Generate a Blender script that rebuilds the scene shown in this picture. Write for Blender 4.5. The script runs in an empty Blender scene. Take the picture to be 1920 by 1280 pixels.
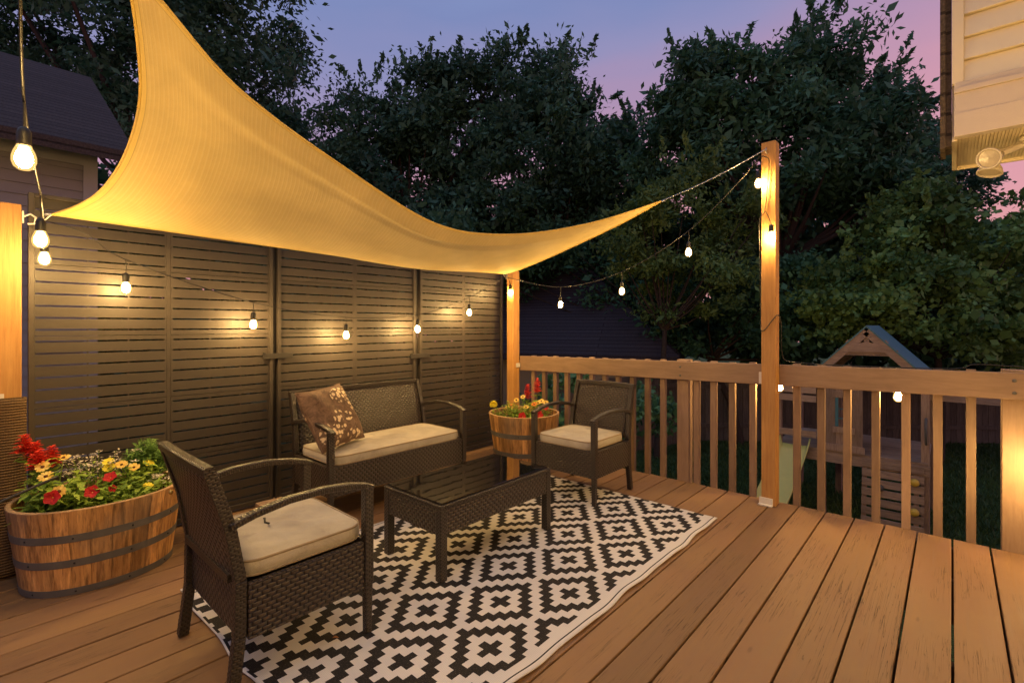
import bpy, math, random
import numpy as np
from mathutils import Vector, Matrix
R = math.radians
rnd = random.Random(7)
scene = bpy.context.scene
col = scene.collection

# ------------------------------------------------------------------ mesh builder
class MB:
    def __init__(self):
        self.v = []; self.f = []; self.uv = []; self.t = []; self.sm = []
    def add(self, vs, fs, uvs=None, tint=0.5, smooth=False):
        o = len(self.v)
        self.v += [tuple(p) for p in vs]
        for i, f in enumerate(fs):
            self.f.append(tuple(o + k for k in f))
            self.uv.append(uvs[i] if uvs else None)
            self.t.append(tint); self.sm.append(smooth)
        return self
    def box(self, a, b, tint=0.5, M=None):
        x0, y0, z0 = a; x1, y1, z1 = b
        vs = [(x0,y0,z0),(x1,y0,z0),(x1,y1,z0),(x0,y1,z0),(x0,y0,z1),(x1,y0,z1),(x1,y1,z1),(x0,y1,z1)]
        uvs = None
        fs = [(0,3,2,1),(4,5,6,7),(0,1,5,4),(1,2,6,5),(2,3,7,6),(3,0,4,7)]
        if M is not None:
            ax = [(0,1),(0,1),(0,2),(1,2),(0,2),(1,2)]
            uvs = [[(vs[k][p], vs[k][q]) for k in f] for f, (p, q) in zip(fs, ax)]
            vs = [M @ Vector(p) for p in vs]
        return self.add(vs, fs, uvs, tint)
    def bar(self, p0, p1, w, h, tint=0.5, up=(0,0,1), w1=None, h1=None):
        """rectangular bar from p0 to p1"""
        p0 = Vector(p0); p1 = Vector(p1); d = (p1-p0); L = d.length; d.normalize()
        u = Vector(up); s = d.cross(u)
        if s.length < 1e-4: s = d.cross(Vector((0,1,0)))
        s.normalize(); n = s.cross(d)
        w1 = w if w1 is None else w1; h1 = h if h1 is None else h1
        vs = []
        for p, ww, hh in ((p0,w,h),(p1,w1,h1)):
            for a, b in ((-1,-1),(1,-1),(1,1),(-1,1)):
                vs.append(p + s*(a*ww/2) + n*(b*hh/2))
        fs = [(0,1,2,3),(7,6,5,4)]; uvs = [[(0,0),(w,0),(w,h),(0,h)]]*2
        per = [w,h,w,h]; acc = 0
        for k in range(4):
            k2 = (k+1) % 4
            fs.append((k2,k,4+k,4+k2)); uvs.append([(acc+per[k],0),(acc,0),(acc,L),(acc+per[k],L)]); acc += per[k]
        return self.add(vs, fs, uvs, tint)
    def tube(self, pts, r, n=8, tint=0.5, cap=True, sx=1.0):
        pts = [Vector(p) for p in pts]; m = len(pts)
        rr = r if isinstance(r, (list, tuple)) else [r]*m
        vs = []; fs = []; uvs = []
        t0 = (pts[1]-pts[0]).normalized()
        ref = Vector((0,0,1)) if abs(t0.z) < 0.9 else Vector((1,0,0))
        s = t0.cross(ref).normalized(); acc = [0]
        for i in range(m):
            t = (pts[min(i+1,m-1)]-pts[max(i-1,0)]).normalized()
            s = (s - t*s.dot(t)).normalized(); nn = s.cross(t)
            for k in range(n):
                a = 2*math.pi*k/n
                vs.append(pts[i] + (s*math.cos(a)*sx + nn*math.sin(a))*rr[i])
            if i: acc.append(acc[-1] + (pts[i]-pts[i-1]).length)
        for i in range(m-1):
            for k in range(n):
                k2 = (k+1) % n
                fs.append((i*n+k, i*n+k2, (i+1)*n+k2, (i+1)*n+k))
                c = 2*math.pi*rr[i]/n
                uvs.append([(k*c,acc[i]),((k+1)*c,acc[i]),((k+1)*c,acc[i+1]),(k*c,acc[i+1])])
        self.add(vs, fs, uvs, tint, True)
        if cap:
            self.add([vs[k] for k in range(n)], [tuple(range(n-1,-1,-1))], None, tint)
            self.add([vs[(m-1)*n+k] for k in range(n)], [tuple(range(n))], None, tint)
        return self
    def rtube(self, pts, w, h, tint=0.5):
        """rectangular section swept on a path; w = horizontal"""
        pts = [Vector(p) for p in pts]; m = len(pts); vs = []; fs = []; uvs = []; acc = [0]
        for i in range(m):
            t = (pts[min(i+1,m-1)]-pts[max(i-1,0)]).normalized()
            s = t.cross(Vector((0,0,1))).normalized(); n = s.cross(t)
            for a, b in ((-1,-.7),(-.7,-1),(.7,-1),(1,-.7),(1,.7),(.7,1),(-.7,1),(-1,.7)):
                vs.append(pts[i] + s*(a*w/2) + n*(b*h/2))
            if i: acc.append(acc[-1]+(pts[i]-pts[i-1]).length)
        c = (w+h)*2/8
        for i in range(m-1):
            for k in range(8):
                k2 = (k+1) % 8
                fs.append((i*8+k,i*8+k2,(i+1)*8+k2,(i+1)*8+k))
                uvs.append([(k*c,acc[i]),((k+1)*c,acc[i]),((k+1)*c,acc[i+1]),(k*c,acc[i+1])])
        fs += [tuple(range(7,-1,-1)), tuple((m-1)*8+k for k in range(8))]; uvs += [None, None]
        return self.add(vs, fs, uvs, tint)
    def lathe(self, prof, n=16, o=(0,0,0), tint=0.5, M=None, smooth=True):
        vs = []; fs = []
        for r, z in prof:
            for k in range(n):
                a = 2*math.pi*k/n; vs.append(Vector((r*math.cos(a), r*math.sin(a), z)))
        for i in range(len(prof)-1):
            for k in range(n):
                k2 = (k+1) % n; fs.append((i*n+k,i*n+k2,(i+1)*n+k2,(i+1)*n+k))
        if M is not None: vs = [M @ p for p in vs]
        vs = [p + Vector(o) for p in vs]
        return self.add(vs, fs, None, tint, smooth)
    def grid(self, fn, nu, nv, tint=0.5, uvfn=None, smooth=True):
        vs = [fn(i/nu, j/nv) for j in range(nv+1) for i in range(nu+1)]
        fs = []; uvs = []
        uvfn = uvfn or (lambda u, v: (u, v))
        for j in range(nv):
            for i in range(nu):
                a = j*(nu+1)+i
                fs.append((a,a+1,a+nu+2,a+nu+1))
                uvs.append([uvfn(i/nu,j/nv),uvfn((i+1)/nu,j/nv),uvfn((i+1)/nu,(j+1)/nv),uvfn(i/nu,(j+1)/nv)])
        return self.add(vs, fs, uvs, tint, smooth)
    def build(self, name, mat, parent=None, bevel=0, loc=None, rotz=None):
        me = bpy.data.meshes.new(name)
        me.from_pydata(self.v, [], self.f)
        uvl = me.uv_layers.new(name='UVMap')
        at = me.attributes.new('tint', 'FLOAT_COLOR', 'CORNER')
        V = self.v; U = []; T = []
        for f, uv, t, p in zip(self.f, self.uv, self.t, me.polygons):
            if uv is None:
                n = p.normal; a = (abs(n.x), abs(n.y), abs(n.z)); k = a.index(max(a))
                i, j = ((1,2),(0,2),(0,1))[k]
                uv = [(V[q][i], V[q][j]) for q in f]
            for q in uv: U += [q[0], q[1]]
            T += [t, t, t, 1.0]*len(f)
        me.uv_layers['UVMap'].data.foreach_set('uv', U); me.attributes['tint'].data.foreach_set('color', T)
        me.polygons.foreach_set('use_smooth', self.sm)
        me.update()
        o = bpy.data.objects.new(name, me); col.objects.link(o)
        if mat: me.materials.append(mat)
        if parent: o.parent = parent
        if loc: o.location = loc
        if rotz is not None: o.rotation_euler.z = rotz
        if bevel:
            b = o.modifiers.new('bevel', 'BEVEL'); b.width = bevel; b.segments = 2; b.limit_method = 'ANGLE'
        return o

def tag(o, label=None, cat=None, group=None, kind=None):
    if label: o['label'] = label
    if cat: o['category'] = cat
    if group: o['group'] = group
    if kind: o['kind'] = kind
    return o
def thing(name, label, cat, loc=(0,0,0), rotz=0, group=None):
    o = bpy.data.objects.new(name, None); col.objects.link(o)
    o.location = loc; o.rotation_euler = (0,0,rotz); o.empty_display_size = 0.1
    return tag(o, label, cat, group)
def copy_tree(o, parent=None):
    c = o.copy(); col.objects.link(c); c.parent = parent
    for ch in list(o.children): copy_tree(ch, c)
    return c

# ------------------------------------------------------------------ materials
def material(name, rough=0.6, spec=0.4):
    m = bpy.data.materials.new(name); m.use_nodes = True
    nt = m.node_tree; b = nt.nodes['Principled BSDF']
    b.inputs['Roughness'].default_value = rough; b.inputs['Specular IOR Level'].default_value = spec
    return m, nt, b
def nd(nt, t, **kw):
    n = nt.nodes.new('ShaderNode'+t)
    for k, v in kw.items():
        if k.startswith('p_'): setattr(n, k[2:], v)
        else:
            key = int(k[1:]) if k[0] == 'i' and k[1:].isdigit() else k.replace('_',' ')
            if isinstance(v, bpy.types.NodeSocket): nt.links.new(v, n.inputs[key])
            else: n.inputs[key].default_value = v
    return n
def math_(nt, op, a, b=None, c=None):
    n = nt.nodes.new('ShaderNodeMath'); n.operation = op
    for i, v in enumerate((a,b,c)):
        if v is None: continue
        if isinstance(v, bpy.types.NodeSocket): nt.links.new(v, n.inputs[i])
        else: n.inputs[i].default_value = v
    return n.outputs[0]
def mixc(nt, fac, a, b, blend='MIX'):
    n = nt.nodes.new('ShaderNodeMix'); n.data_type = 'RGBA'; n.blend_type = blend
    for key, v in ((0,fac),(6,a),(7,b)):
        if isinstance(v, bpy.types.NodeSocket): nt.links.new(v, n.inputs[key])
        else: n.inputs[key].default_value = (*v,1) if isinstance(v,(tuple,list)) and len(v)==3 else v
    return n.outputs[2]
def ramp(nt, fac, stops, interp='LINEAR'):
    n = nt.nodes.new('ShaderNodeValToRGB'); n.color_ramp.interpolation = interp
    els = n.color_ramp.elements
    while len(els) < len(stops): els.new(0.5)
    for e, (p, c) in zip(els, stops):
        e.position = p; e.color = (*c,1) if isinstance(c,(tuple,list)) else (c,c,c,1)
    nt.links.new(fac, n.inputs[0]); return n.outputs[0]
def coords(nt, kind='Object', scale=(1,1,1), loc=(0,0,0)):
    tc = nt.nodes.new('ShaderNodeTexCoord'); mp = nt.nodes.new('ShaderNodeMapping')
    mp.inputs['Scale'].default_value = scale; mp.inputs['Location'].default_value = loc
    nt.links.new(tc.outputs[kind], mp.inputs[0]); return mp.outputs[0]
def noise(nt, vec, scale=5, detail=4, rough=0.55, dist=0.0):
    return nd(nt, 'TexNoise', Vector=vec, Scale=scale, Detail=detail, Roughness=rough, Distortion=dist).outputs[0]
def bump(nt, b, h, strength=0.5, dist=0.01):
    n = nd(nt, 'Bump', Height=h, Strength=strength, Distance=dist)
    nt.links.new(n.outputs[0], b.inputs['Normal'])
def tintv(nt):
    a = nt.nodes.new('ShaderNodeAttribute'); a.attribute_name = 'tint'; return a.outputs['Fac']
def setc(nt, b, c): nt.links.new(c, b.inputs['Base Color'])
def plain(name, c, rough=0.6, spec=0.4, metal=0.0, var=0.15, scale=8):
    m, nt, b = material(name, rough, spec); b.inputs['Metallic'].default_value = metal
    n = noise(nt, coords(nt), scale, 5)
    setc(nt, b, mixc(nt, n, tuple(x*(1-var) for x in c), tuple(min(1,x*(1+var)) for x in c)))
    bump(nt, b, noise(nt, coords(nt), 120, 3), 0.15, 0.002)
    return m
def wood(name, c1, c2, scale, rough=0.6, dark=(0.03,0.02,0.01), knots=0.0, bs=0.3, gl=1.0, tr=(0.72,1.18), streak=0.0):
    """scale: coordinate scale, small along the grain"""
    m, nt, b = material(name, rough, 0.35)
    t = tintv(nt)
    off = nd(nt, 'CombineXYZ', X=math_(nt,'MULTIPLY',t,37.0), Y=math_(nt,'MULTIPLY',t,23.0), Z=math_(nt,'MULTIPLY',t,51.0)).outputs[0]
    v = nd(nt, 'VectorMath', p_operation='ADD', i0=coords(nt, 'Object', scale), i1=off).outputs[0]
    g = noise(nt, v, 6, 6, 0.6, 0.6)
    fine = noise(nt, v, 13, 5, 0.65)
    c = mixc(nt, ramp(nt, g, [(0.3,0.0),(0.7,1.0)]), c1, c2)
    c = mixc(nt, math_(nt,'MULTIPLY',ramp(nt, fine, [(0.52,0.0),(0.75,1.0)]),0.55*gl), c, dark)
    c = mixc(nt, 1.0, c, ramp(nt, t, [(0.0,tr[0]),(1.0,tr[1])]), 'MULTIPLY')
    if streak:
        sk = noise(nt, nd(nt,'VectorMath',p_operation='ADD',i0=coords(nt,'Object',(34,34,1.6)),i1=off).outputs[0], 1.0, 5, 0.7)
        c = mixc(nt, math_(nt,'MULTIPLY',ramp(nt, sk, [(0.50,0.0),(0.66,1.0)]),streak), c, (0.055,0.028,0.012))
        gz = noise(nt, coords(nt,'Object',(3,3,2),(2,5,1)), 1.5, 4)
        c = mixc(nt, math_(nt,'MULTIPLY',ramp(nt, gz, [(0.50,0.0),(0.68,1.0)]),0.45), c, (0.26,0.19,0.125))
    big = noise(nt, coords(nt), 2.2, 4)
    c = mixc(nt, 1.0, c, ramp(nt, big, [(0.3,0.82),(0.7,1.08)]), 'MULTIPLY')
    setc(nt, b, c); bump(nt, b, fine, bs, 0.004)
    return m

M = {}
# deck boards: painted brown with cracks along Y
def deck_mat():
    m, nt, b = material('painted_deck', 0.62, 0.35)
    t = tintv(nt)
    off = nd(nt, 'CombineXYZ', X=math_(nt,'MULTIPLY',t,31.0), Y=math_(nt,'MULTIPLY',t,47.0)).outputs[0]
    v = nd(nt,'VectorMath',p_operation='ADD', i0=coords(nt,'Object',(14,0.9,1)), i1=off).outputs[0]
    v2 = nd(nt,'VectorMath',p_operation='ADD', i0=coords(nt,'Object',(46,0.8,1)), i1=off).outputs[0]
    g = noise(nt, v, 3, 6, 0.6, 0.5)
    cr = noise(nt, v2, 2.0, 3, 0.5, 0.25)
    crack = ramp(nt, math_(nt,'ABSOLUTE',math_(nt,'SUBTRACT',cr,0.5)), [(0.0,1.0),(0.010,0.0)])
    msk = ramp(nt, noise(nt, nd(nt,'VectorMath',p_operation='ADD', i0=coords(nt,'Object',(3.5,1.1,1)), i1=off).outputs[0], 1.6, 3), [(0.46,0.0),(0.58,1.0)])
    crack = math_(nt,'MULTIPLY',crack,msk)
    worn = ramp(nt, noise(nt, coords(nt,'Object',(2.2,1.3,1)), 1.7, 5, 0.65), [(0.40,0.0),(0.62,1.0)])
    c = mixc(nt, g, (0.192,0.104,0.045), (0.298,0.175,0.076))
    c = mixc(nt, math_(nt,'MULTIPLY',worn,0.5), c, (0.23,0.118,0.062))
    c = mixc(nt, 1.0, c, ramp(nt, t, [(0.0,0.78),(1.0,1.14)]), 'MULTIPLY')
    # knots / scuffs
    vor = nd(nt,'TexVoronoi',Vector=nd(nt,'VectorMath',p_operation='ADD', i0=coords(nt,'Object',(7,2.2,1)), i1=off).outputs[0],Scale=1.3,Randomness=1.0).outputs['Distance']
    kn = ramp(nt, math_(nt,'ADD',vor,math_(nt,'MULTIPLY',g,0.10)), [(0.10,1.0),(0.14,0.0)])
    c = mixc(nt, math_(nt,'MULTIPLY',kn,0.35), c, (0.07,0.035,0.018))
    c = mixc(nt, crack, c, (0.035,0.018,0.009))
    setc(nt, b, c)
    h = math_(nt,'SUBTRACT',math_(nt,'MULTIPLY',g,0.5),math_(nt,'MULTIPLY',crack,1.0))
    bump(nt, b, h, 0.55, 0.004)
    nt.links.new(ramp(nt, g, [(0.3,0.5),(0.7,0.72)]), b.inputs['Roughness'])
    return m
M['deck'] = deck_mat()
M['rail'] = wood('painted_rail', (0.245,0.158,0.096), (0.325,0.216,0.136), (0.8,6,6), 0.55, (0.19,0.10,0.055), gl=0.5, bs=0.2)
M['railv'] = wood('painted_baluster', (0.245,0.158,0.096), (0.325,0.216,0.136), (6,6,0.8), 0.55, (0.19,0.10,0.055), gl=0.5, bs=0.2)
M['cedar'] = wood('cedar_post', (0.50,0.235,0.065), (0.66,0.36,0.115), (9,9,0.55), 0.6, (0.26,0.10,0.025), gl=0.7)
M['stave'] = wood('barrel_stave', (0.30,0.135,0.040), (0.66,0.36,0.125), (9,9,0.5), 0.65, (0.045,0.02,0.008), gl=1.45, tr=(0.5,1.4), streak=0.75)
M['rim'] = wood('barrel_rim', (0.42,0.26,0.12), (0.55,0.36,0.18), (10,10,10), 0.7)
M['grey_wood'] = wood('weathered_wood', (0.27,0.175,0.12), (0.42,0.285,0.205), (0.7,8,8), 0.75, (0.05,0.03,0.02))
M['grey_woodv'] = wood('weathered_post', (0.25,0.155,0.105), (0.38,0.255,0.18), (8,8,0.7), 0.75, (0.05,0.03,0.02))
M['fence_wood'] = wood('yard_fence_wood', (0.085,0.068,0.048), (0.15,0.122,0.088), (8,8,0.6), 0.8, (0.03,0.02,0.012))
M['brown_mesh_old'] = None
M['metal_grey'] = plain('galvanised_hoop', (0.115,0.108,0.10), 0.6, 0.4, 0.2, 0.4, 14)
M['white_bracket'] = plain('white_bracket', (0.62,0.58,0.52), 0.4, 0.5, 0, 0.1)
M['steel'] = plain('steel', (0.5,0.5,0.5), 0.35, 0.5, 0.9, 0.1)
M['black'] = plain('black_rubber', (0.014,0.013,0.012), 0.45, 0.4)
M['soil'] = plain('soil', (0.035,0.022,0.014), 0.95, 0.1, 0, 0.6, 40)
M['teal'] = plain('teal_canopy', (0.055,0.16,0.19), 0.55, 0.4, 0, 0.15)
M['slide'] = plain('yellow_slide', (0.55,0.47,0.12), 0.4, 0.5, 0, 0.1)
M['hold'] = plain('yellow_hold', (0.62,0.40,0.05), 0.45, 0.5, 0, 0.15)
M['cream'] = plain('cream_siding', (0.80,0.70,0.49), 0.5, 0.4, 0, 0.05, 3)
M['creamb'] = plain('cream_trim', (0.78,0.67,0.46), 0.5, 0.4, 0, 0.05, 3)
M['fascia'] = plain('taupe_fascia', (0.60,0.51,0.42), 0.5, 0.4, 0, 0.07, 5)
M['lampshell'] = plain('lamp_shell', (0.62,0.55,0.43), 0.35, 0.5, 0.0, 0.08)
M['nsiding'] = plain('neighbour_siding', (0.30,0.28,0.275), 0.6, 0.35, 0, 0.07, 3)
M['ntrim'] = plain('neighbour_trim', (0.40,0.385,0.38), 0.5, 0.35, 0, 0.05, 3)
M['window'] = plain('dark_window', (0.02,0.022,0.03), 0.08, 0.6, 0, 0.1)
M['garage'] = plain('garage_wall', (0.38,0.30,0.17), 0.6, 0.35, 0, 0.1, 3)
M['tarp'] = plain('blue_tarp', (0.05,0.20,0.50), 0.5, 0.4, 0, 0.2, 6)
M['brass'] = plain('brass', (0.6,0.40,0.10), 0.3, 0.5, 0.9, 0.1)
M['dryleaf'] = plain('dry_leaf', (0.30,0.12,0.04), 0.7, 0.3, 0, 0.4, 30)

def shingle(name, c):
    m, nt, b = material(name, 0.9, 0.15)
    br = nd(nt,'TexBrick',Vector=coords(nt,'UV'),Scale=1.0,Mortar_Size=0.010,Brick_Width=7.0,Row_Height=0.125,Color1=(*[x*0.9 for x in c],1),Color2=(*[x*1.1 for x in c],1),Mortar=(*[x*0.45 for x in c],1))
    n = noise(nt, coords(nt), 60, 3)
    setc(nt, b, mixc(nt, 1.0, br.outputs[0], ramp(nt, n, [(0.3,0.7),(0.7,1.3)]), 'MULTIPLY'))
    bump(nt, b, math_(nt,'SUBTRACT',1.0,br.outputs[1]), 0.6, 0.02)
    return m
M['shingle'] = shingle('brown_shingle', (0.062,0.047,0.045))
M['shingle_dark'] = shingle('dark_shingle', (0.062,0.053,0.062))
M['shingle_edge'] = shingle('shingle_edge', (0.10,0.075,0.055))

def wicker(name, bw, rh, c=(0.050,0.035,0.024), swap=False, rough=0.30, st=0.95):
    m, nt, b = material(name, rough, 0.55)
    uv = coords(nt, 'UV')
    if swap:
        s = nd(nt,'SeparateXYZ',Vector=uv); uv = nd(nt,'CombineXYZ',X=s.outputs[1],Y=s.outputs[0]).outputs[0]
    wob = nd(nt,'TexNoise',Vector=uv,Scale=9,Detail=1)
    uv2 = nd(nt,'VectorMath',p_operation='ADD',i0=uv,i1=nd(nt,'VectorMath',p_operation='SCALE',i0=nd(nt,'VectorMath',p_operation='SUBTRACT',i0=wob.outputs[1],i1=(0.5,0.5,0.5)).outputs[0],Scale=0.004).outputs[0]).outputs[0]
    # rounded strands: product of sines inside each brick cell
    s = nd(nt,'SeparateXYZ',Vector=uv2)
    row = math_(nt,'DIVIDE',s.outputs[1],rh); fr = math_(nt,'FRACT',row)
    par = math_(nt,'MULTIPLY',math_(nt,'MODULO',math_(nt,'ABSOLUTE',math_(nt,'FLOOR',row)),2.0),0.5)
    cx = math_(nt,'FRACT',math_(nt,'ADD',math_(nt,'DIVIDE',s.outputs[0],bw),par))
    hx = math_(nt,'SINE',math_(nt,'MULTIPLY',cx,math.pi)); hy = math_(nt,'SINE',math_(nt,'MULTIPLY',fr,math.pi))
    h = math_(nt,'MULTIPLY',math_(nt,'POWER',hx,0.5),math_(nt,'POWER',hy,0.30))
    n = noise(nt, uv, 60, 4)
    tuple_base = mixc(nt, n, tuple(x*0.8 for x in c), tuple(x*1.5 for x in c))
    setc(nt, b, mixc(nt, ramp(nt, h, [(0.30,0.0),(0.75,0.75),(0.97,1.0)]), tuple(x*0.07 for x in c), tuple_base))
    bump(nt, b, h, st, 0.006)
    return m
M['wicker'] = wicker('wicker_panel', 0.031, 0.0150)
M['wicker_wrap'] = wicker('wicker_wrap', 0.020, 0.0085, (0.036,0.026,0.018), st=0.5)

def fabric(name, c1, c2, sc=700, rough=0.9, blotch=None):
    m, nt, b = material(name, rough, 0.15)
    uv = coords(nt)
    n = noise(nt, uv, 5, 5, 0.6)
    c = mixc(nt, ramp(nt, n, [(0.35,0.0),(0.65,1.0)]), c1, c2)
    st = ramp(nt, noise(nt, coords(nt,'Object',(1,1,1),(3,1,2)), 4.5, 5, 0.6), [(0.58,0.0),(0.70,1.0)])
    if blotch: c = mixc(nt, math_(nt,'MULTIPLY',st,0.65), c, blotch)
    setc(nt, b, c)
    w = math_(nt,'ADD',math_(nt,'MULTIPLY',noise(nt, uv, 9, 3, 0.5, 0.8),1.0),math_(nt,'MULTIPLY',noise(nt, uv, 350, 2),0.08))
    bump(nt, b, w, 0.55, 0.018)
    return m
M['cushion'] = fabric('beige_cushion', (0.365,0.325,0.255), (0.465,0.42,0.335), blotch=(0.205,0.185,0.165))
M['piping'] = plain('cushion_piping', (0.30,0.235,0.155), 0.9, 0.1)

def screen_mat():
    m, nt, b = material('bronze_screen', 0.48, 0.35)
    t = tintv(nt)
    n = noise(nt, coords(nt,'Object',(1,0.5,1.5)), 3.2, 6, 0.65)
    c = mixc(nt, n, (0.036,0.029,0.0245), (0.054,0.0445,0.038))
    c = mixc(nt, 1.0, c, ramp(nt, t, [(0.0,0.85),(1.0,1.15)]), 'MULTIPLY')
    setc(nt, b, c)
    nt.links.new(ramp(nt, n, [(0.3,0.44),(0.7,0.58)]), b.inputs['Roughness'])
    bump(nt, b, noise(nt, coords(nt,'Object',(1,1,1)), 6, 4), 0.12, 0.02)
    return m
M['screen'] = screen_mat()
M['screen_dark'] = plain('dark_screen_post', (0.025,0.022,0.02), 0.45, 0.45)

def meshcloth():
    m, nt, b = material('brown_mesh_cloth', 0.85, 0.15)
    w = nd(nt,'TexWave',Vector=coords(nt),Scale=24,Distortion=0.8,Detail=2,p_bands_direction='Z').outputs[1]
    w2 = nd(nt,'TexWave',Vector=coords(nt),Scale=60,Distortion=0.4,Detail=2,p_bands_direction='Y').outputs[1]
    h = math_(nt,'ADD',w,math_(nt,'MULTIPLY',w2,0.25))
    setc(nt, b, mixc(nt, ramp(nt,h,[(0.2,0.0),(0.8,1.0)]), (0.055,0.034,0.017), (0.175,0.112,0.056)))
    bump(nt, b, h, 0.8, 0.006)
    return m
M['meshcloth'] = meshcloth()

def rug_mat(a=0.185/6, bb=0.254/7, W=1.51):
    m, nt, b = material('woven_rug', 0.75, 0.2)
    uv = nd(nt,'SeparateXYZ',Vector=coords(nt,'UV'))
    x, y = uv.outputs[0], uv.outputs[1]
    wob = noise(nt, coords(nt,'UV'), 220, 1)
    xs = math_(nt,'ADD',x,math_(nt,'MULTIPLY',math_(nt,'SUBTRACT',wob,0.5),0.004))
    i = math_(nt,'ROUND',math_(nt,'DIVIDE',math_(nt,'ADD',xs,1.27),a))
    j = math_(nt,'ROUND',math_(nt,'DIVIDE',math_(nt,'SUBTRACT',y,2.312),bb))
    k1 = math_(nt,'ADD',math_(nt,'PINGPONG',i,6.0),math_(nt,'PINGPONG',j,7.0))
    k = math_(nt,'MINIMUM',k1,math_(nt,'SUBTRACT',13.0,k1))
    cross = math_(nt,'LESS_THAN',k,1.5)
    ring = math_(nt,'MULTIPLY',math_(nt,'GREATER_THAN',k,3.5),math_(nt,'LESS_THAN',k,5.5))
    blk = math_(nt,'MAXIMUM',cross,ring)
    # white margin on the two long edges, thin dark line
    e = math_(nt,'SUBTRACT',W/2,math_(nt,'ABSOLUTE',math_(nt,'ADD',x,1.835)))
    blk = math_(nt,'MULTIPLY',blk,math_(nt,'GREATER_THAN',e,0.062))
    ey = math_(nt,'MINIMUM',math_(nt,'SUBTRACT',y,0.655),math_(nt,'SUBTRACT',3.115,y))
    blk = math_(nt,'MULTIPLY',blk,math_(nt,'GREATER_THAN',ey,-0.004))
    line = math_(nt,'MULTIPLY',math_(nt,'GREATER_THAN',e,0.020),math_(nt,'LESS_THAN',e,0.026))
    blk = math_(nt,'MAXIMUM',blk,line)
    wv = nd(nt,'TexWave',Vector=coords(nt,'UV',(1,1,1)),Scale=70,Distortion=1.0,Detail=1,p_bands_direction='Y').outputs[1]
    wv2 = nd(nt,'TexWave',Vector=coords(nt,'UV',(1,1,1)),Scale=48,Distortion=1.0,Detail=1,p_bands_direction='X').outputs[1]
    n = noise(nt, coords(nt,'UV'), 3, 5)
    white = mixc(nt, n, (0.70,0.65,0.585), (0.80,0.755,0.69))
    sp = ramp(nt, noise(nt, coords(nt,'UV',(1,0.6,1)), 260, 2), [(0.55,0.0),(0.72,1.0)])
    black = mixc(nt, math_(nt,'MULTIPLY',sp,0.75), (0.022,0.019,0.017), (0.12,0.105,0.085))
    c = mixc(nt, blk, white, black)
    c = mixc(nt, 1.0, c, ramp(nt, math_(nt,'MULTIPLY',wv,wv2), [(0.0,0.86),(0.6,1.03)]), 'MULTIPLY')
    setc(nt, b, c)
    bump(nt, b, math_(nt,'ADD',wv,wv2), 0.35, 0.003)
    return m
M['rug'] = rug_mat()

def sail_mat():
    m = bpy.data.materials.new('shade_sail_cloth'); m.use_nodes = True; nt = m.node_tree
    out = nt.nodes['Material Output']; nt.nodes.remove(nt.nodes['Principled BSDF'])
    uv = coords(nt,'UV')
    s = nd(nt,'SeparateXYZ',Vector=uv)
    st = math_(nt,'SINE',math_(nt,'MULTIPLY',s.outputs[0],2*math.pi*150))
    st = ramp(nt, math_(nt,'ADD',math_(nt,'MULTIPLY',st,0.5),0.5), [(0.55,0.0),(0.95,1.0)])
    n = noise(nt, coords(nt), 420, 2)
    n2 = noise(nt, coords(nt), 2.5, 6, 0.65)
    c = mixc(nt, n, (0.71,0.495,0.150), (0.85,0.64,0.235))
    c = mixc(nt, math_(nt,'MULTIPLY',st,0.30), c, (0.87,0.70,0.33))
    c = mixc(nt, 1.0, c, ramp(nt, n2, [(0.3,0.84),(0.7,1.06)]), 'MULTIPLY')
    eu = math_(nt,'MINIMUM',math_(nt,'MULTIPLY',s.outputs[0],3.2),math_(nt,'MULTIPLY',math_(nt,'SUBTRACT',1.0,s.outputs[0]),3.2))
    ev = math_(nt,'MINIMUM',math_(nt,'MULTIPLY',s.outputs[1],1.6),math_(nt,'MULTIPLY',math_(nt,'SUBTRACT',1.0,s.outputs[1]),1.6))
    ed = math_(nt,'MINIMUM',eu,ev)
    c = mixc(nt, math_(nt,'MULTIPLY',math_(nt,'LESS_THAN',ed,0.048),0.6), c, (0.86,0.60,0.13))
    c = mixc(nt, math_(nt,'MULTIPLY',math_(nt,'LESS_THAN',math_(nt,'ABSOLUTE',math_(nt,'SUBTRACT',ed,0.048)),0.0025),0.6), c, (0.42,0.25,0.06))
    bp = nd(nt,'Bump',Height=math_(nt,'ADD',n,math_(nt,'MULTIPLY',st,0.4)),Strength=0.35,Distance=0.004).outputs[0]
    d = nd(nt,'BsdfDiffuse',Color=c,Normal=bp).outputs[0]
    t = nd(nt,'BsdfTranslucent',Color=c).outputs[0]
    g = nd(nt,'BsdfGlossy',Roughness=0.45,Normal=bp).outputs[0]
    x = nd(nt,'MixShader',Fac=0.26,i1=d,i2=t).outputs[0]
    x = nd(nt,'MixShader',Fac=0.025,i1=x,i2=g).outputs[0]
    nt.links.new(x, out.inputs[0])
    return m
M['sail'] = sail_mat()

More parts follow.
